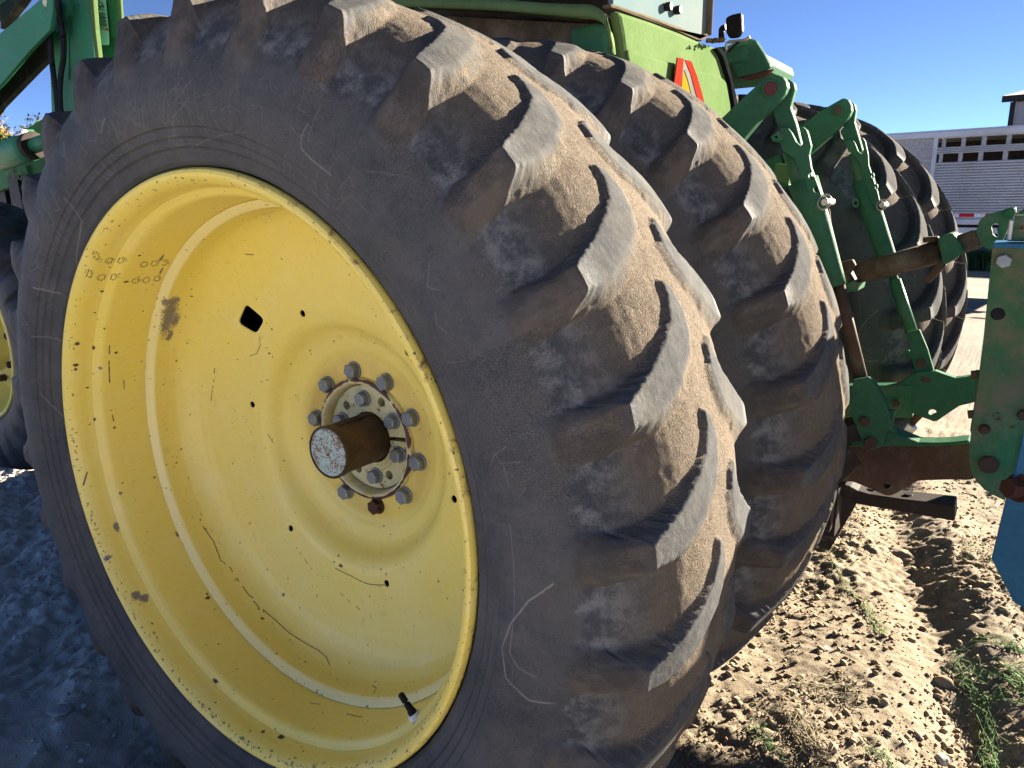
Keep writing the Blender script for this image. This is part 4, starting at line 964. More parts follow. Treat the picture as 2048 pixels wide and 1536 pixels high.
fnt = bpy.data.curves.new('danger','FONT'); fnt.body = 'DANGER'; fnt.size = .0135*2; fnt.extrude = .0003
bd = bpy.data.objects.new('danger', fnt); C.objects.link(bd)
dg = bpy.context.evaluated_depsgraph_get(); bme = bpy.data.meshes.new_from_object(bd.evaluated_get(dg)); bpy.data.objects.remove(bd)
p_ = at(198.6,60.6,yd-.0015); q_ = at(214.5,62.2,yd-.0015); w_ = max(v.co.x for v in bme.vertices); bo3 = link('danger_lettering', bme, WHITEP, ld)
bo3.location = tuple(p_); s_ = float(q_[0]-p_[0])/w_; bo3.scale = (s_,s_*1.0,1); bo3.rotation_euler = (R(90),math.atan2(-(q_[2]-p_[2]),q_[0]-p_[0]),0)
# line drawing of a figure under the loader
fig = [[(196,20),(199,15),(203,13),(208,13.5)],[(199,15),(197,9),(200,3),(196,-1)],[(200,3),(204,6),(208,12),(206,16)],[(192,20),(198,18.5),(209,20)],[(196,11),(201,13),(205,9)]]
for f_ in fig: tube('printed_figure', [A1(a,b,yd-.002) for a,b in f_], .0012, INK, ld, 5)
# mast pin boss and hoses
bs = A1(118,2,ym-.01); cyl('pivot_boss', bs+Vector((0,-.03,0)), bs+Vector((0,.03,0)), .052, GREENM, ld, 30, .004); cyl('pivot_boss', bs+Vector((.012,-.015,-.012)), bs+Vector((.012,.03,-.012)), .075, GREENM, ld, 30, .004)
cyl('pivot_pin', bs+Vector((-.014,-.05,.01)), bs+Vector((-.014,.0,.01)), .024, BLACK, ld, 18, .003)
cyl('hose_fitting', A1(93,7,ym-.10), A1(99,5,ym-.08), .016, SILVER, ld, 14, .003)
HOSE = simple('black_hydraulic_hose', (.022,.024,.03), .45)
tube('hydraulic_hose', fillet([A1(96,0,ym-.09),A1(97,24,ym-.09),A1(99,60,ym-.06),A1(102,110,ym-.05),A1(107,150,ym-.05),A1(113,190,ym-.04),A1(118,260,ym-.03)],.1,5), .011, HOSE, ld, 12)
tube('hydraulic_hose', fillet([A1(115,-30,ym-.09),A1(115.5,5,ym-.09),A1(118,32,ym-.07),A1(124,60,ym-.05),A1(128,88,ym-.05),A1(127,118,ym-.05),A1(122,145,ym-.04),A1(119,190,ym-.03),A1(125,260,ym-.03)],.1,5), .011, HOSE, ld, 12)
# boom arm: deep box rising from lower left to the mast, and the upper link
ybm = ym-.10
pplate('boom_arm', [(-140,190),(-60,120),(0,66),(88,-8),(104,-20),(106,20),(99,60),(60,100),(0,150+20),(-60,230),(-140,330)], ybm, .02, GREENM, ld, bev=.004)
pplate('boom_arm', [(-140,190),(-60,120),(0,66),(88,-8),(104,-20),(106,20),(99,60),(60,100),(0,170),(-60,230),(-140,330)], ybm+.10, .02, GREEN, ld, bev=.004)
for a_,b_ in (((-140,330),(-60,230)),((-60,230),(0,170)),((0,170),(60,100)),((60,100),(99,60))):
    o_ = mesh_obj('boom_underside', [A1(*a_,ybm+.01),A1(*b_,ybm+.01),A1(*b_,ybm+.11),A1(*a_,ybm+.11)], [(0,1,2,3)], GREEND, ld)
    s_ = o_.modifiers.new('t','SOLIDIFY'); s_.thickness = .012
pplate('upper_link', [(-140,100),(0,0),(60,-50),(110,-80),(60,-80),(0,-60),(-140,40)], ybm, .02, GREENM, ld, bev=.004)
pplate('upper_link', [(-140,140),(0,25),(0,58),(35,12),(52,-12),(90,-40),(60,-60),(0,-10),(-140,90)], ybm+.12, .04, DARK, ld, bev=.004)
pplate('boom_underside_bar', [(-60,225),(0,165),(60,96),(99,50),(104,60),(100,112),(70,142),(0,215),(-60,300)], ybm+.13, .03, DARK, ld, bev=.004)
# front hood beyond and the lift cylinder
pplate('loader_frame', [(-60,330),(0,292),(20,275),(104,226),(104,330),(60,360),(-60,400)], ym+.25, .05, GREEN, ld, bev=.005)
tube('lift_cylinder', [A1(-80,340,ym-.05), A1(52,296,ym-.05), A1(62,293,ym-.05)], [.063,.063,.060], GREENM, ld, 28)
cyl('cylinder_gland', A1(50,297,ym-.05), A1(70,290,ym-.05), .060, DARK, ld, 28, .004)
cyl('cylinder_rod', A1(66,292,ym-.05), A1(112,276,ym-.05), .033, GREENM, ld, 24)
cyl('rod_eye', A1(108,268,ym-.09), A1(108,268,ym-.0), .046, GREEND, ld, 24, .004); cyl('rod_pin', A1(108,268,ym-.10), A1(108,268,ym-.09), .030, BROWN, ld, 20, .002)
bar('cylinder_bracket', A1(54,262,ym-.03), A1(64,284,ym-.03), .05, .03, GREEN, ld)
tube('hydraulic_hose', fillet([A1(-20,320,ym-.06),A1(10,292,ym-.06),A1(30,276,ym-.06),A1(48,266,ym-.06)],.1,5), .013, HOSE, ld, 12)
cyl('hose_fitting', A1(36,273,ym-.07), A1(50,265,ym-.07), .016, SILVER, ld, 14, .003)
pplate('loader_rail', [(-30,405),(21,405),(24,428),(-30,428)], ym+.6, .05, DARK, ld, bev=.004)

# ---------------------------------------------------------------- quick hitch frame and the blue implement
qh = empty('quick_hitch_frame', (0,0,0), (TILT,0,0)); tag(qh, 'dusty dark green steel hitch frame with rusty bolts at the right edge', 'hitch frame')
HIT = paint('hitch_dusty_green', (.040,.115,.050), (.032,.085,.042), .62, .32, .7, (.16,.12,.075))
yq = 1.16
cp = [(1985,493),(1990,488),(2090,486),(2090,830),(2044,840),(2038,862),(2024,930),(2010,1001),(1990,992),(1970,980),(1953,963),(1943,945),(1938,915),(1940,880),(1945,845),(1960,745),(1974,610)]
pplate('upright', cp, yq, .018, HIT, qh, [[(1996+6.5*math.cos(t),628+6.5*math.sin(t)) for t in np.linspace(0,6.28,17)[:-1]]], 0)
pplate('upright_rear_leaf', [(1960,745),(1945,845),(1940,930),(1950,950),(2040,960),(2090,800),(2090,500),(1990,500)], yq+.11, .018, HIT, qh, bev=.003)
box('upright_cap', (at(1986,488,yq)[0],yq-.005,at(1986,490,yq)[2]-.006), (at(2090,488,yq)[0],yq+.13,at(1986,490,yq)[2]+.004), BLUE, qh, .002)
pplate('crossbar_web', [(1984,540),(1990,540),(1962,745),(1945,880),(1940,860),(1958,745)], yq+.015, .10, HIT, qh, bev=.002)
s_q = (at(2000,700,yq)-CAM)@MC[2]/F
hexa('hitch_bolt', A1(2008,522,yq), (0,-1,0), 14.5*s_q, .014, ZINC, qh, rot=.4)
lathe_b = cyl('bushing', A1(1996,628,yq-.004), A1(1996,628,yq+.02), 12.5*s_q, BLACK, qh, 22, .003); cyl('bushing_bore', A1(1996,628,yq-.0055), A1(1996,628,yq-.003), 7*s_q, BLACK, qh, 18)
hexa('hitch_bolt', A1(1969,858,yq), (0,-1,0), 8.5*s_q, .010, RUSTB, qh, rot=.1, washer=11*s_q); cyl('hitch_pin', A1(1978,930,yq-.014), A1(1978,930,yq+.13), 18*s_q, RUSTB, qh, 26, .003)
hexa('hitch_bolt', A1(2047,829,yq), (0,-1,0), 11*s_q, .014, RUSTB, qh, rot=.1)
tube('bolt_shank', [A1(1943,750,yq+.03),A1(1960,748,yq+.03)], .010, BROWN, qh, 10); tube('bolt_shank', [A1(1936,829,yq+.03),A1(1950,828,yq+.03)], .010, BROWN, qh, 10)
# upper hook horn, latch lever and the light bracket
pplate('top_horn', [(2012,489),(2016,470),(2026,448),(2036,426),(2050,416),(2090,404),(2090,489)], 1.50, .03, HIT, qh, bev=.004)
pplate('top_plate', [(2006,489),(2014,476),(2030,474),(2090,472),(2090,492),(2006,494)], 1.30, .10, HIT, qh, bev=.003)
box('latch_plate', (at(2012,483,1.25)[0],1.20,at(2012,485,1.25)[2]-.004), (at(2095,483,1.25)[0],1.42,at(2012,483,1.25)[2]), GREEND, qh, .002)
bar('latch_post', A1(2041,482,1.22), A1(2046,438,1.22), .012, .05, SILVER, qh)
bar('latch_post', A1(2050,482,1.22), A1(2058,430,1.22), .05, .05, GREEND, qh)
# far upright and crossbar, mostly outside the picture
bar('crossbar', (1.36,1.16,.30), (1.36,2.1,.30), .10, .12, HIT, qh)
bar('far_upright', (1.30,2.02,.36), (1.30,2.02,-.30), .12, .03, HIT, qh)
pplate('far_lower_hook', [(1951,742),(1975,748),(2090,760),(2090,800),(1951,806)], 1.93, .04, HIT, qh, bev=.003)

bi = empty('blue_implement', (0,0,0), (TILT,0,0)); tag(bi, 'blue painted steel implement behind the hitch, its side plate at the lower right', 'implement')
yb = 1.02
pplate('side_plate', [(2052,760),(2047,865),(2030,940),(2011,1001),(1997,1060),(1983,1118),(2004,1160),(2028.6,1206),(2048,1217),(2160,1270),(2200,1100),(2200,800),(2120,760)], yb, .012, BLUE, bi, bev=.002)
hexa('plate_bolt', A1(2040,976,yb), (-.6,-.75,.1), .022, .035, RUSTB, bi, rot=.5, washer=.03); cyl('bolt_shank', A1(2026,971,yb-.02), A1(2042,978,yb-.01), .008, SILVER, bi, 12, .002)
bar('tool_frame', (1.42,.9,-.18), (1.42,2.4,-.18), .12, .12, BLUE, bi); bar('tool_frame', (1.95,.9,-.18), (1.95,2.6,-.18), .12, .12, BLUE, bi)
bar('side_beam', (1.30,1.06,-.16), (2.3,1.06,-.16), .1, .1, BLUE, bi)
bar('diagonal_brace', (1.34,1.20,.19), (2.1,1.20,.64), .07, .085, BLUE, bi)
bar('mast_post', (2.1,1.2,-.18), (2.1,1.2,.66), .08, .08, BLUE, bi)

bar('toolbar', (1.75,3.99,.30), (3.0,3.55,.30), .12, .08, BLUE, bi)
# ---------------------------------------------------------------- ground
GZ = -.845
def groundz(x, y):
    z = GZ+.03*(fbm(x*.35+3, y*.35, 11, 3)-.5)*2
    # ruts, berms
    d = (x-.62)*.45+(y-1.55)*.9; z += .030*np.exp(-((x-1.05-.35*(y-1.6))**2)/.03)*sstep(.9,1.3,y)*sstep(3.4,2.6,y)
    z += .028*np.exp(-((x-1.42+.25*(y-1.2))**2)/.012)
    z -= .035*np.exp(-((x-1.22+.25*(y-1.2))**2)/.010)
    z -= .025*np.exp(-((x-.55)**2)/.02)*sstep(2.6,1.5,y)
    near = np.exp(-((x+.0)**2+(y-1)**2)/40)
    r1 = fbm(x*3.1, y*3.1, 21, 4); z += .055*(r1-.5)*near
    crumb = fbm(x*16, y*16, 31, 4, .6); z += (.030*(np.abs(crumb-.5)*2)**.8-.006)*near*sstep(.35,.6,fbm(x*1.3+9,y*1.3,41,3))
    z += .009*(fbm(x*60, y*60, 51, 2)-.5)*near
    # the tyres stand in shallow ruts
    z += 0
    # left: cracked tracks with ridges running across
    lf = sstep(-.2,-.9,x)*sstep(-9,-5,x)
    z += lf*(.030*(1-np.abs(fbm((x*.9+y*.5)*5.5, (y-x*.5)*2.2, 61, 4, .6)-.5)*4).clip(0,1)**1.6+.012*(fbm(x*22,y*22,66,3,.6)-.5))*sstep(2.2,-.2,x)
    far = sstep(8,30,np.hypot(x,y)); z += far*.25*(fbm(x*.05,y*.05,71,3)-.5)
    return z
def spaced(lo, hi, dense_lo, dense_hi, step, grow=1.12):
    a = list(np.arange(dense_lo, dense_hi, step)); s = step; v = dense_hi
    while v < hi: a.append(v); s *= grow; v += s
    a.append(hi); s = step; v = dense_lo-step; b = []
    while v > lo: b.append(v); s *= grow; v -= s
    b.append(lo); return np.array(b[::-1]+a)
gx = spaced(-1200,1200,-3.0,2.0,.0085,1.06); gy = spaced(-400,1600,-.35,3.6,.0085,1.045)
X_,Y_ = np.meshgrid(gx,gy,indexing='ij'); Z_ = groundz(X_,Y_)
V_,Q_ = grid_mesh(np.stack([X_,Y_,Z_],-1)); gme = fast_mesh('ground', V_, Q_)
k = NT('dry_tan_dirt'); o_ = k.obj()
c = k.mix(k.ramp(k.noise(1.2,detail=5),.35,.65), (.245,.203,.142), (.19,.158,.113))
c = k.mix(k.ramp(k.noise(14,detail=8,rough=.7),.4,.68), c, (.285,.24,.178)); c = k.mix(k.ramp(k.noise(90,detail=5,rough=.7),.5,.72,0,.7), c, (.15,.115,.08))
pale = k.ramp(k.vor(130), .06, .16, .8, 0); c = k.mix(k.math('MULTIPLY',pale,k.ramp(k.noise(30),.5,.62)), c, (.50,.45,.38))
c = k.mix(k.math('MAXIMUM', k.ramp(k.n('SeparateXYZ',{'Vector':o_},0), -.1,-1.2), k.ramp(k.n('SeparateXYZ',{'Vector':o_},1), -.3,-1.2)), c, k.mix(k.ramp(k.noise(3,detail=6),.35,.65),(.64,.60,.545),(.50,.465,.42)))  # brightened soil colour: lifts left shade, unseen part behind camera adds bounce light
h_ = k.math('ADD', k.math('MULTIPLY',k.noise(45,detail=8,rough=.75),.7), k.math('MULTIPLY',k.noise(190,detail=5,rough=.7),.5)); h_ = k.math('SUBTRACT', h_, k.math('MULTIPLY', k.ramp(k.vor(140),.0,.25,1,0), .25))
c = k.mix(k.ramp(k.n('SeparateXYZ',{'Vector':o_},1), 3.2, 6.5), c, k.mix(k.ramp(k.noise(.8,detail=7,rough=.7),.35,.65),(.24,.21,.17),(.16,.145,.125)))
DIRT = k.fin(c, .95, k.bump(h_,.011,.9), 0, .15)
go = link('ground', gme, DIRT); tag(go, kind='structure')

# clods, gravel and pebbles
def blob_mesh(name, subdiv=1, seed=0, flat=.6):
    bm = bmesh.new(); bmesh.ops.create_icosphere(bm, subdivisions=subdiv, radius=1); r_ = random.Random(seed)
    ox = r_.random()*50
    for v in bm.verts:
        n = (math.sin(v.co.x*3.1+ox)+math.sin(v.co.y*4.3+ox*2)+math.sin(v.co.z*3.7+ox*3))*.09+r_.uniform(-.10,.10); v.co *= 1+n; v.co.z *= flat
    me = bpy.data.meshes.new(name); bm.to_mesh(me); bm.free(); return me
CLODM = simple('clod_dirt', (.235,.192,.136), .95, noise=.25, sc=30); STONEM = simple('brown_pebble', (.22,.14,.095), .7, noise=.35, sc=25); PALEM = simple('pale_grit', (.42,.39,.34), .8, noise=.2)
def scatter(name, n, region, smin, smax, mat, power=3, subd=1, seed=0, sub_filter=None, sink=.3):
    base = blob_mesh('b', subd, seed); bv = np.array([v.co[:] for v in base.vertices]); bf = np.array([p.vertices[:] for p in base.polygons]); bpy.data.meshes.remove(base)
    r_ = np.random.default_rng(seed); x = r_.uniform(region[0],region[1],n); y = r_.uniform(region[2],region[3],n)
    kk = fbm(x*2.3,y*2.3,seed+5,3) > r_.uniform(.30,.62,n); x = x[kk]; y = y[kk]; n = len(x)
    s = smin+(smax-smin)*r_.random(n)**power; a = r_.uniform(0,6.28,n); z = groundz(x,y)+s*.3*(1-sink)
    st = r_.uniform(.6,1.35,(n,3)); B = bv[None]*st[:,None,:]*s[:,None,None]
    t_ = r_.uniform(-.6,.6,n); By = B[:,:,1]*np.cos(t_)[:,None]-B[:,:,2]*np.sin(t_)[:,None]; Bz = B[:,:,1]*np.sin(t_)[:,None]+B[:,:,2]*np.cos(t_)[:,None]; B = np.stack([B[:,:,0],By,Bz],-1)
    ca = np.cos(a)[:,None]; sa = np.sin(a)[:,None]
    P = np.stack([B[:,:,0]*ca-B[:,:,1]*sa+x[:,None], B[:,:,0]*sa+B[:,:,1]*ca+y[:,None], B[:,:,2]+z[:,None]],-1).reshape(-1,3)
    F_ = (bf[None]+(np.arange(n)*len(bv))[:,None,None]).reshape(-1,3)
    me = bpy.data.meshes.new(name); me.vertices.add(len(P)); me.vertices.foreach_set('co',P.astype(np.float32).ravel()); me.loops.add(F_.size); me.loops.foreach_set('vertex_index',F_.astype(np.int32).ravel())
    me.polygons.add(len(F_)); me.polygons.foreach_set('loop_start',np.arange(0,F_.size,3,dtype=np.int32)); me.polygons.foreach_set('loop_total',np.full(len(F_),3,dtype=np.int32)); me.update(calc_edges=True)
    o = link(name, me, mat); tag(o, kind='stuff'); return o
scatter('dirt_clods', 16000, (.3,2.0,.5,4.2), .0015, .013, CLODM, 5, 1, 5)
scatter('dirt_clods', 26000, (.3,1.7,.5,2.8), .0012, .0055, CLODM, 2, 1, 15)
scatter('dark_crumbs', 9000, (.3,1.7,.5,3.4), .0012, .007, simple('dark_crumb',(.17,.125,.085),.95,noise=.3), 3, 1, 16)
scatter('pebbles', 900, (.3,2.0,.6,4.2), .002, .009, STONEM, 5, 1, 8)
scatter('pale_grit', 1200, (.3,2.0,.6,4.2), .0012, .004, PALEM, 2, 1, 9)
scatter('dirt_clods', 7000, (-3.6,-.2,-.4,3.0), .0015, .010, simple('grey_clod',(.48,.45,.41),.95,noise=.25), 5, 1, 6)  # clods on the shaded left share the brightened soil colour
scatter('pale_grit', 1500, (-3.2,-.2,-.4,2.0), .0012, .005, PALEM, 3, 1, 19)
# a few larger stones one can point at
for i_,(px_,py_,r_,m_,lb) in enumerate([(1757,1176,.013,STONEM,'round brown pebble on lit dirt, just left of the blue plate'),(1653,1286,.012,PALEM,'pale angular stone on the sunlit dirt beside the inner rear tyre'),
        (1849,1240,.013,STONEM,'reddish brown stone in the shadow below the blue plate'),(1425,1427,.012,CLODM,'tan dirt lump at the foot of the nearest rear tyre'),(1888,1490,.020,PALEM,'flat pale stone near the bottom right corner'),
        (1890,1345,.028,CLODM,'large cracked clod of dry dirt left of the green twine')]):
    g = atw(px_,py_,(0,0,GZ+.01),(0,0,1)); me = blob_mesh('stone', 3, 40+i_, .62); o = link('stone', me, m_, None, True); o.location = (g[0],g[1],float(groundz(np.array([g[0]]),np.array([g[1]]))[0])+r_*.25); o.scale = (r_,r_*.8,r_*.8); o.rotation_euler = (.2,.1,i_*1.3)
    tag(o, lb, 'stone')
# strands of torn green net wrap and pale straw
NET = simple('green_net_twine', (.12,.19,.095), .8, noise=.4, sc=8); STRAW = simple('pale_straw', (.30,.27,.20), .8, noise=.2)
def gp(px, py, dz=.008):
    g = atw(px,py,(0,0,GZ+.015),(0,0,1)); return Vector((g[0],g[1],float(groundz(np.array([g[0]]),np.array([g[1]]))[0])+dz))
def strands(name, path, n, spread, rad, mat, label, seed, wob=.012, lift=.012):
    r_ = random.Random(seed); V_, F_ = [], []
    P = [gp(*p) for p in path]
    for s in range(n):
        i0 = r_.randint(0,len(P)-2); i1 = r_.randint(i0+1,len(P)-1); off = Vector((r_.gauss(0,spread),r_.gauss(0,spread),0)); pts = []
        for i in range(i0,i1+1):
            for j in range(5):
                if i == i1 and j: break
                t = j/5; q = P[i].lerp(P[min(i+1,len(P)-1)],t)+off+Vector((r_.gauss(0,wob),r_.gauss(0,wob),0))
                gz = float(groundz(np.array([q.x]),np.array([q.y]))[0]); pts.append(Vector((q.x,q.y,gz+rad+abs(r_.gauss(0,lift)))))
        if len(pts) < 3: continue
        ip = []
        for a,b in zip(pts,pts[1:]): ip += [a, a.lerp(b,.5)+Vector((0,0,r_.uniform(-.002,.003)))]
        ip.append(pts[-1])
        for i in range(1,len(ip)-1): ip[i] = (ip[i-1]+ip[i]*2+ip[i+1])/4
        b0 = len(V_)
        for i,p in enumerate(ip):
            t = (ip[min(i+1,len(ip)-1)]-ip[max(i-1,0)]).normalized(); x = t.cross(Vector((0,0,1))).normalized(); y = t.cross(x)
            for k_ in range(3): a = k_*2.094; V_.append(p+(x*math.cos(a)+y*math.sin(a))*rad)
        for i in range(len(ip)-1):
            for k_ in range(3): F_.append((b0+i*3+k_, b0+i*3+(k_+1)%3, b0+i*3+3+(k_+1)%3, b0+i*3+3+k_))
    o = mesh_obj(name, V_, F_, mat, None, True); tag(o, label, 'twine'); return o
strands('net_wrap', [(1905,1290),(1960,1285),(2020,1300),(2048,1310)], 16, .010, .0010, NET, 'thin green net strands along the top of the twine heap at the right edge', 1)
strands('net_wrap', [(1910,1300),(1930,1350),(1960,1380),(1975,1450),(1985,1500)], 30, .012, .0011, NET, 'green net strands running down the dirt bank at the lower right', 2)
strands('net_wrap', [(1960,1330),(2000,1350),(2048,1370),(2080,1400)], 40, .032, .0011, NET, 'tangled heap of green net wrap at the lower right edge', 3, .02, .015)
strands('net_wrap', [(1495,1425),(1520,1450),(1555,1500),(1600,1540)], 12, .004, .0013, NET, 'long green twine in the tyre shadow at the bottom', 4)
strands('net_wrap', [(1650,1080),(1665,1120),(1690,1160),(1725,1190),(1745,1225),(1765,1260)], 16, .012, .0009, simple('pale_green_net',(.19,.25,.13),.7), 'pale green net strand lying along the dirt ridge beyond the tyres', 5, .008, .006)
strands('net_wrap', [(1730,1500),(1760,1500),(1790,1536)], 10, .010, .0010, NET, 'short green strands near the bottom edge, right of the tyre shadow', 6)
strands('net_wrap', [(1900,1075),(1935,1090),(1940,1110),(1920,1120)], 6, .012, .0008, simple('pale_green_net_b',(.19,.25,.14),.7), 'small loop of pale green twine on the lit dirt below the drawbar', 7)
strands('dry_roots', [(1540,1370),(1570,1400),(1600,1440),(1640,1500),(1660,1536)], 34, .020, .0009, STRAW, 'pale dry roots lying across the tyre shadow', 8, .014)
strands('dry_roots', [(1590,1350),(1640,1370),(1700,1360),(1710,1400)], 34, .025, .0009, STRAW, 'pale dry roots on the sunlit dirt between the tyre and the net heap', 9, .016)
for i_,pts in enumerate([[(0,1434),(58,1437),(75,1462),(104,1510)],[(78,1447),(100,1471)],[(110,1440),(135,1475),(172,1480)]]):
    P = [gp(*p,.012) for p in pts]; o = tube('straw_stalk', fillet(P,.02), .0014, STRAW, None, 8)
    tag(o, ['long bent pale dry stem on the shaded dirt at the lower left','short straight dry stem beside the long bent one','curved dry stem nearest the tyre at the lower left'][i_], 'stem')
st = blob_mesh('stone',3,77,.5); o = link('stone', st, simple('pale_grey_stone',(.34,.33,.32),.9), None, True); g = gp(122,1428); o.location = g; o.scale = (.032,.02,.012); o.rotation_euler = (0,0,.5); tag(o,'pale grey stone half buried in the shaded dirt at lower left','stone')

# ---------------------------------------------------------------- far things: trailer, shed, grass, bushes
d0 = RX@ray(-800,431); d0[2] = 0; d0 /= np.linalg.norm(d0); tu = -d0                # along the trailer, to the right
tn = np.array([tu[1],-tu[0],0]); c0 = RX@CAM
T0 = atw(1870,431,c0+np.array([0,0,0])+ (RX@ray(1870,431))*15.5, tn)
trl = empty('livestock_trailer', (float(T0[0]),float(T0[1]),0), (0,0,math.atan2(tu[1],tu[0]))); tag(trl, 'long slatted aluminium livestock trailer behind the tractor', 'trailer')
def tl(px, py):
    w = atw(px,py,T0,tn); return float(np.dot(w-T0,tu)), float(w[2])
def tbox(name, pa, pb, y0, y1, mat, bev=.004):
    x0,z1 = tl(*pa); x1,z0 = tl(*pb); return box(name, (min(x0,x1),y0,min(z0,z1)), (max(x0,x1),y1,max(z0,z1)), mat, trl, bev)
def alu(name, col, rough=.38, metal=.75):
    k = NT(name); c = k.mix(k.ramp(k.noise(1.5,detail=5),.35,.7), col, tuple(x*.8 for x in col)); return k.fin(c, k.ramp(k.noise(4),.3,.7,rough,rough+.15), k.bump(k.noise(30),.002,.3), metal)
ALU = alu('brushed_aluminium', (.50,.53,.57), .5, .2); ALUD = alu('weathered_aluminium', (.44,.46,.49), .55, .15); ALUW = simple('dull_white_sheet', (.33,.335,.34), .55)
XR = tl(2048,300)[0]+1.3
ztop = tl(1870,262)[1]; zsk = tl(1870,470)[1]
def zz(py): return tl(1900,py+0)[1]
def rowz(yl_, yr): return tl(1870,yl_)[1]
Z = lambda py: tl(1905,py)[1]
xl = tl(1700,300)[0]; xf = tl(1866,300)[0]
def sb(name, z0, z1, x0, x1, y0, y1, mat, bev=.004): return box(name,(x0,y0,min(z0,z1)),(x1,y1,max(z0,z1)),mat,trl,bev)
sb('top_rail', Z(262), Z(274), xl, XR, -.05, .03, ALU, .01)
sb('nose_panel', Z(274), Z(440), xl, xf, .0, .03, ALUW); sb('nose_post', Z(262), Z(440), xf, xf+.07, -.03, .03, ALU)
sb('roof', Z(262), Z(259), xl, XR, -.03, 2.3, ALU)
# bands of corrugation: one ribbed skin per band
def ribs(name, z0, z1, n):
    V_, F_ = [], []; hgt = (z1-z0)/n
    for i in range(n):
        za = z0+i*hgt; prof = [(0,za),(-.030,za+.18*hgt),(-.034,za+.5*hgt),(-.030,za+.72*hgt),(0,za+.84*hgt),(0.006,za+hgt)]
        for j in range(len(prof)-1):
            (ya,zaa),(yb,zb) = prof[j],prof[j+1]; b = len(V_); V_ += [(xf+.07,ya,zaa),(XR,ya,zaa),(XR,yb,zb),(xf+.07,yb,zb)]; F_.append((b,b+1,b+2,b+3))
    return mesh_obj(name, V_, F_, ALU if n < 6 else ALUD, trl)
ribs('slat_band', Z(276.5), Z(272), 1); ribs('slat_band', Z(307), Z(293.5), 4); ribs('slat_band', Z(438), Z(324), 21)
for r_,(pa,pb) in enumerate(((276.5,293.5),(307,324))):
    xs = [xf+.07]+[tl(p_,300)[0] for p_ in (1850,1882.5,1890,1921,1929.5,1961,1970.5,2010,2020)]+[XR-.5,XR]
    for a_,b_ in zip(xs[0::2],xs[1::2]): sb('slat_post', Z(pa), Z(pb), a_-(.0 if r_==0 else .02), b_-(.0 if r_==0 else .02), -.012, .025, ALUW, .003)
sb('tape_ground', Z(427), Z(434), xf+.07, XR, -.042, -.036, simple('reflective_white',(.62,.66,.70),.4), 0)
REDT = simple('reflective_red',(.50,.02,.03),.35); x = tl(1919,430)[0]; wr_ = tl(1949,430)[0]-x
for i_ in range(8): sb('reflective_tape', Z(427.3), Z(433.7), x+i_*wr_*1.72, x+i_*wr_*1.72+wr_, -.046, -.0425, REDT, 0)
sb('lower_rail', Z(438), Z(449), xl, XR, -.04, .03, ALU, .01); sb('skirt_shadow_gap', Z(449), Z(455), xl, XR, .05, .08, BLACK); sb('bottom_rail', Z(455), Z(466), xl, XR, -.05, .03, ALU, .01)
INTM = simple('dim_trailer_interior', (.05,.04,.03), .9); sb('inner_wall', Z(262), Z(440), xl, XR, 2.25, 2.3, INTM); sb('trailer_floor', Z(440), Z(446), xl, XR, .02, 2.3, INTM)  # dark colour does the work of shade seen through the slat openings
sb('inner_partition', Z(300), Z(440), xf+2.6, xf+2.65, .05, 2.2, INTM)
for i_,x in enumerate((-3.4,-2.5)):
    cyl('trailer_wheel', (x,.0,GZ+.42), (x,.26,GZ+.42), .42, DRUB, trl, 32, .02); cyl('trailer_rim', (x,-.01,GZ+.42), (x,.1,GZ+.42), .2, ALU, trl, 24, .01)
for x in (-.4,): bar('landing_leg', (x,.3,Z(440)), (x,.3,GZ), .1, .1, DARK, trl)

sh = empty('metal_shed', (0,0,0)); tag(sh, 'grey metal shed with dark trim and pale roof behind the trailer, upper right', 'shed')
S0 = c0+(RX@ray(2012,300))*34; ang_ = math.atan2(tu[1],tu[0])
def sl_(px,py): w = atw(px,py,S0,tn); return float(np.dot(w-S0,tu)), float(w[2])
sh.location = (float(S0[0]),float(S0[1]),0); sh.rotation_euler = (0,0,ang_)
zw = sl_(2014,205)[1]; WALLS = simple('grey_shed_sheet',(.30,.31,.33),.6,noise=.06,sc=2); TRIM = simple('dark_brown_trim',(.035,.032,.035),.5); ROOFM = simple('pale_roof_sheet',(.62,.60,.55),.5,noise=.1)
box('wall', (0,0,GZ), (14,9,zw), WALLS, sh, 0)
for i_ in range(46): box('wall_rib', (.1+i_*.3,-.025,GZ), (.16+i_*.3,-.001,zw), WALLS, sh, 0)
box('corner_trim', (-.06,-.04,GZ), (.10,.0,zw), TRIM, sh, 0); box('eave_trim', (-.3,-.32,zw-.02), (14.3,-.27,zw+.20), TRIM, sh, 0)
rf = mesh_obj('roof', [(-.3,-.3,zw+.2),(14.3,-.3,zw+.2),(14.3,4.5,zw+.95),(-.3,4.5,zw+.95),(14.3,9.3,zw+.2),(-.3,9.3,zw+.2)], [(0,1,2,3),(3,2,4,5)], ROOFM, sh); s_ = rf.modifiers.new('t','SOLIDIFY'); s_.thickness = .06
gb = mesh_obj('gable_wall', [(-.001,0,zw),(-.001,9,zw),(-.001,4.5,zw+.8)], [(0,1,2)], WALLS, sh)

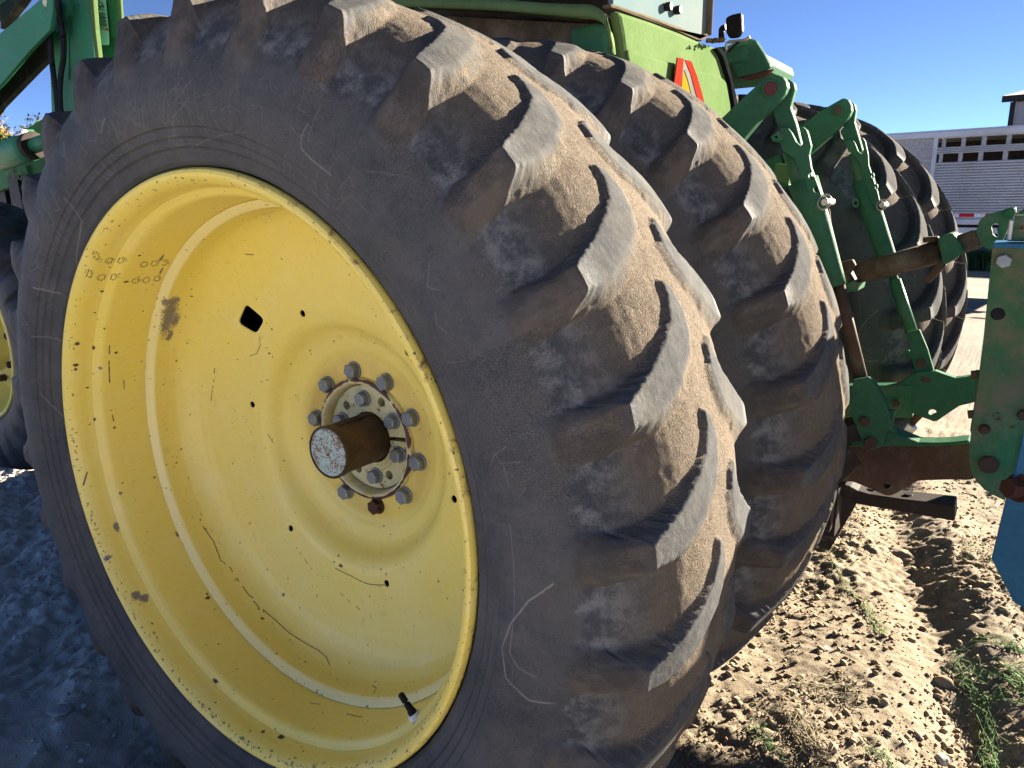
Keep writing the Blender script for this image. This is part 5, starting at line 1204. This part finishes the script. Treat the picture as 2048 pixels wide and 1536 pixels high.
# grass tuft on the bank before the trailer
GR = simple('dull_green_grass', (.045,.105,.045), .8, noise=.4, sc=1.5)
def tuft(name, c, rx, ry, n, h, mat, seed, lean=.5, w=.006):
    r_ = np.random.default_rng(seed); x = c[0]+r_.normal(0,rx,n); y = c[1]+r_.normal(0,ry,n); V_, F_ = [], []
    for i in range(n):
        a = r_.uniform(0,6.28); hh_ = h*r_.uniform(.5,1.1)*math.exp(-((x[i]-c[0])/rx/2.2)**2); L = lean*hh_*r_.uniform(.3,1.2); z = c[2]
        p = [(x[i]+math.cos(a)*L*t*t, y[i]+math.sin(a)*L*t*t, z+hh_*(t-.25*t*t*L/hh_)) for t in (0,.4,.75,1)]; px_, py_ = -math.sin(a)*w, math.cos(a)*w; b = len(V_)
        for j,q in enumerate(p):
            k_ = (1,.9,.6,.1)[j]; V_ += [(q[0]-px_*k_,q[1]-py_*k_,q[2]),(q[0]+px_*k_,q[1]+py_*k_,q[2])]
        F_ += [(b,b+1,b+3,b+2),(b+2,b+3,b+5,b+4),(b+4,b+5,b+7,b+6)]
    o = mesh_obj(name, V_, F_, mat); return tag(o, kind='stuff')
gt = atw(1958,538,(0,0,GZ),(0,0,1)); tuft('grass', (gt[0],gt[1],GZ-.02), .55, .25, 3800, .62, GR, 3, .9, .008)
gt = atw(2100,530,(0,0,GZ),(0,0,1)); tuft('grass', (gt[0],gt[1],GZ-.02), .9, .3, 1500, .4, GR, 4, .8, .008)
# pale gravel strip and the light wall at the far left
far_l = RX@ray(8,400)
WL = c0+far_l*26
pw = box('pale_wall', (0,0,0), (1,1,1), simple('sunlit_cream_wall',(.4,.38,.32),.8,noise=.05), None, 0)
dirx = np.array([far_l[1],-far_l[0],0]); dirx /= np.linalg.norm(dirx)
za = float(atw(8,389,WL,np.array([far_l[0],far_l[1],0]))[2]); zb_ = float(atw(8,409,WL,np.array([far_l[0],far_l[1],0]))[2])
pw.location = (float(WL[0]-dirx[0]*5),float(WL[1]-dirx[1]*5),GZ); pw.rotation_euler = (0,0,math.atan2(dirx[1],dirx[0])); pw.scale = (6.2,.3,za-GZ); tag(pw,'low pale sunlit wall beyond the tractor nose at the far left','wall')
k = NT('orange_leaf_litter'); OR_ = k.fin(k.mix(k.ramp(k.noise(2.2,detail=7,rough=.75),.42,.6),(.42,.22,.08),(.17,.085,.035)), .9)
lv, lf_ = [], []; r_ = np.random.default_rng(9); base_ = c0+far_l*18
for i_ in range(9000):
    p = np.array([base_[0]+r_.normal(0,2.2), base_[1]+r_.normal(0,2.2), 0]); dd = math.hypot(p[0]-base_[0],p[1]-base_[1]); z = GZ+.02+max(0,.55-.09*dd)*r_.uniform(.6,1); s_ = .05+.04*r_.random(); a = r_.uniform(0,6.28); t_ = r_.uniform(-.8,.8); b = len(lv)
    for j_ in range(4): u_ = a+j_*1.571; lv.append((p[0]+s_*math.cos(u_), p[1]+s_*math.sin(u_), z+s_*math.sin(u_)*t_))
    lf_.append((b,b+1,b+2,b+3))
tag(mesh_obj('fallen_leaves', lv, lf_, OR_), kind='stuff')

# bushes at the left: trunk, limbs, many small leaf faces
def tree(name, px, dist, top_py, width, cols, seed, label):
    r_ = np.random.default_rng(seed); rt = empty(name); base_ = c0+(RX@ray(px,431))*dist; base_[2] = GZ; rt.location = tuple(map(float,base_))
    ztop_ = float((c0+(RX@ray(px,top_py))*dist)[2])-GZ; H_ = ztop_
    tag(rt, label, 'tree', None)
    tube('trunk', [(0,0,0),(.1,.05,H_*.3),(-.05,.1,H_*.6),(0,0,H_*.9)], [.16,.12,.08,.02], BROWN, rt, 10)
    cl = [(r_.normal(0,width*.36), r_.normal(0,width*.36), H_*r_.uniform(.22,.93)) for _ in range(70)]
    for c_ in cl[:14]: tube('limb', [(0,0,c_[2]*.6),(c_[0]*.5,c_[1]*.5,c_[2]*.85),(c_[0],c_[1],c_[2])], [.06,.035,.012], BROWN, rt, 6)
    for mi,mat in enumerate(cols):
        V_, F_ = [], []
        for ci,c_ in enumerate(cl):
            if ci%len(cols) != mi: continue
            R_ = width*.17*r_.uniform(.6,1.2)*(1.15-c_[2]/H_*.6)
            for q in range(300):
                d_ = r_.normal(0,1,3); d_ /= np.linalg.norm(d_); rr = R_*r_.random()**.4; s_ = r_.uniform(.025,.055)
                p = np.array(c_)+d_*rr*np.array([1,1,1.25]); a = r_.normal(0,1,3); a /= np.linalg.norm(a); b_ = np.cross(a,d_); b_ /= np.linalg.norm(b_)+1e-9; k0 = len(V_)
                V_ += [tuple(p-a*s_*.5),tuple(p+b_*s_*.55),tuple(p+a*s_*1.9),tuple(p-b_*s_*.55)]; F_.append((k0,k0+1,k0+2,k0+3))
        mesh_obj('crown', V_, F_, mat, rt)
LG = [simple('autumn_leaf_gold',(.22,.135,.04),.8,noise=.4,sc=3), simple('cedar_leaf_green',(.06,.08,.022),.8,noise=.4,sc=3), simple('autumn_leaf_tan',(.17,.13,.06),.8,noise=.3,sc=3)]
tree('cedar_tree', 12, 24, 236, 3.0, LG, 1, 'golden and green bushy tree at the far left above the loader cylinder')
tree('cedar_tree', -45, 26, 225, 3.4, LG, 2, 'larger bushy tree cut by the left edge of the picture')
tree('cedar_tree', 62, 27, 262, 1.6, [LG[1],LG[0]], 3, 'small pointed tree showing just over the green loader frame')
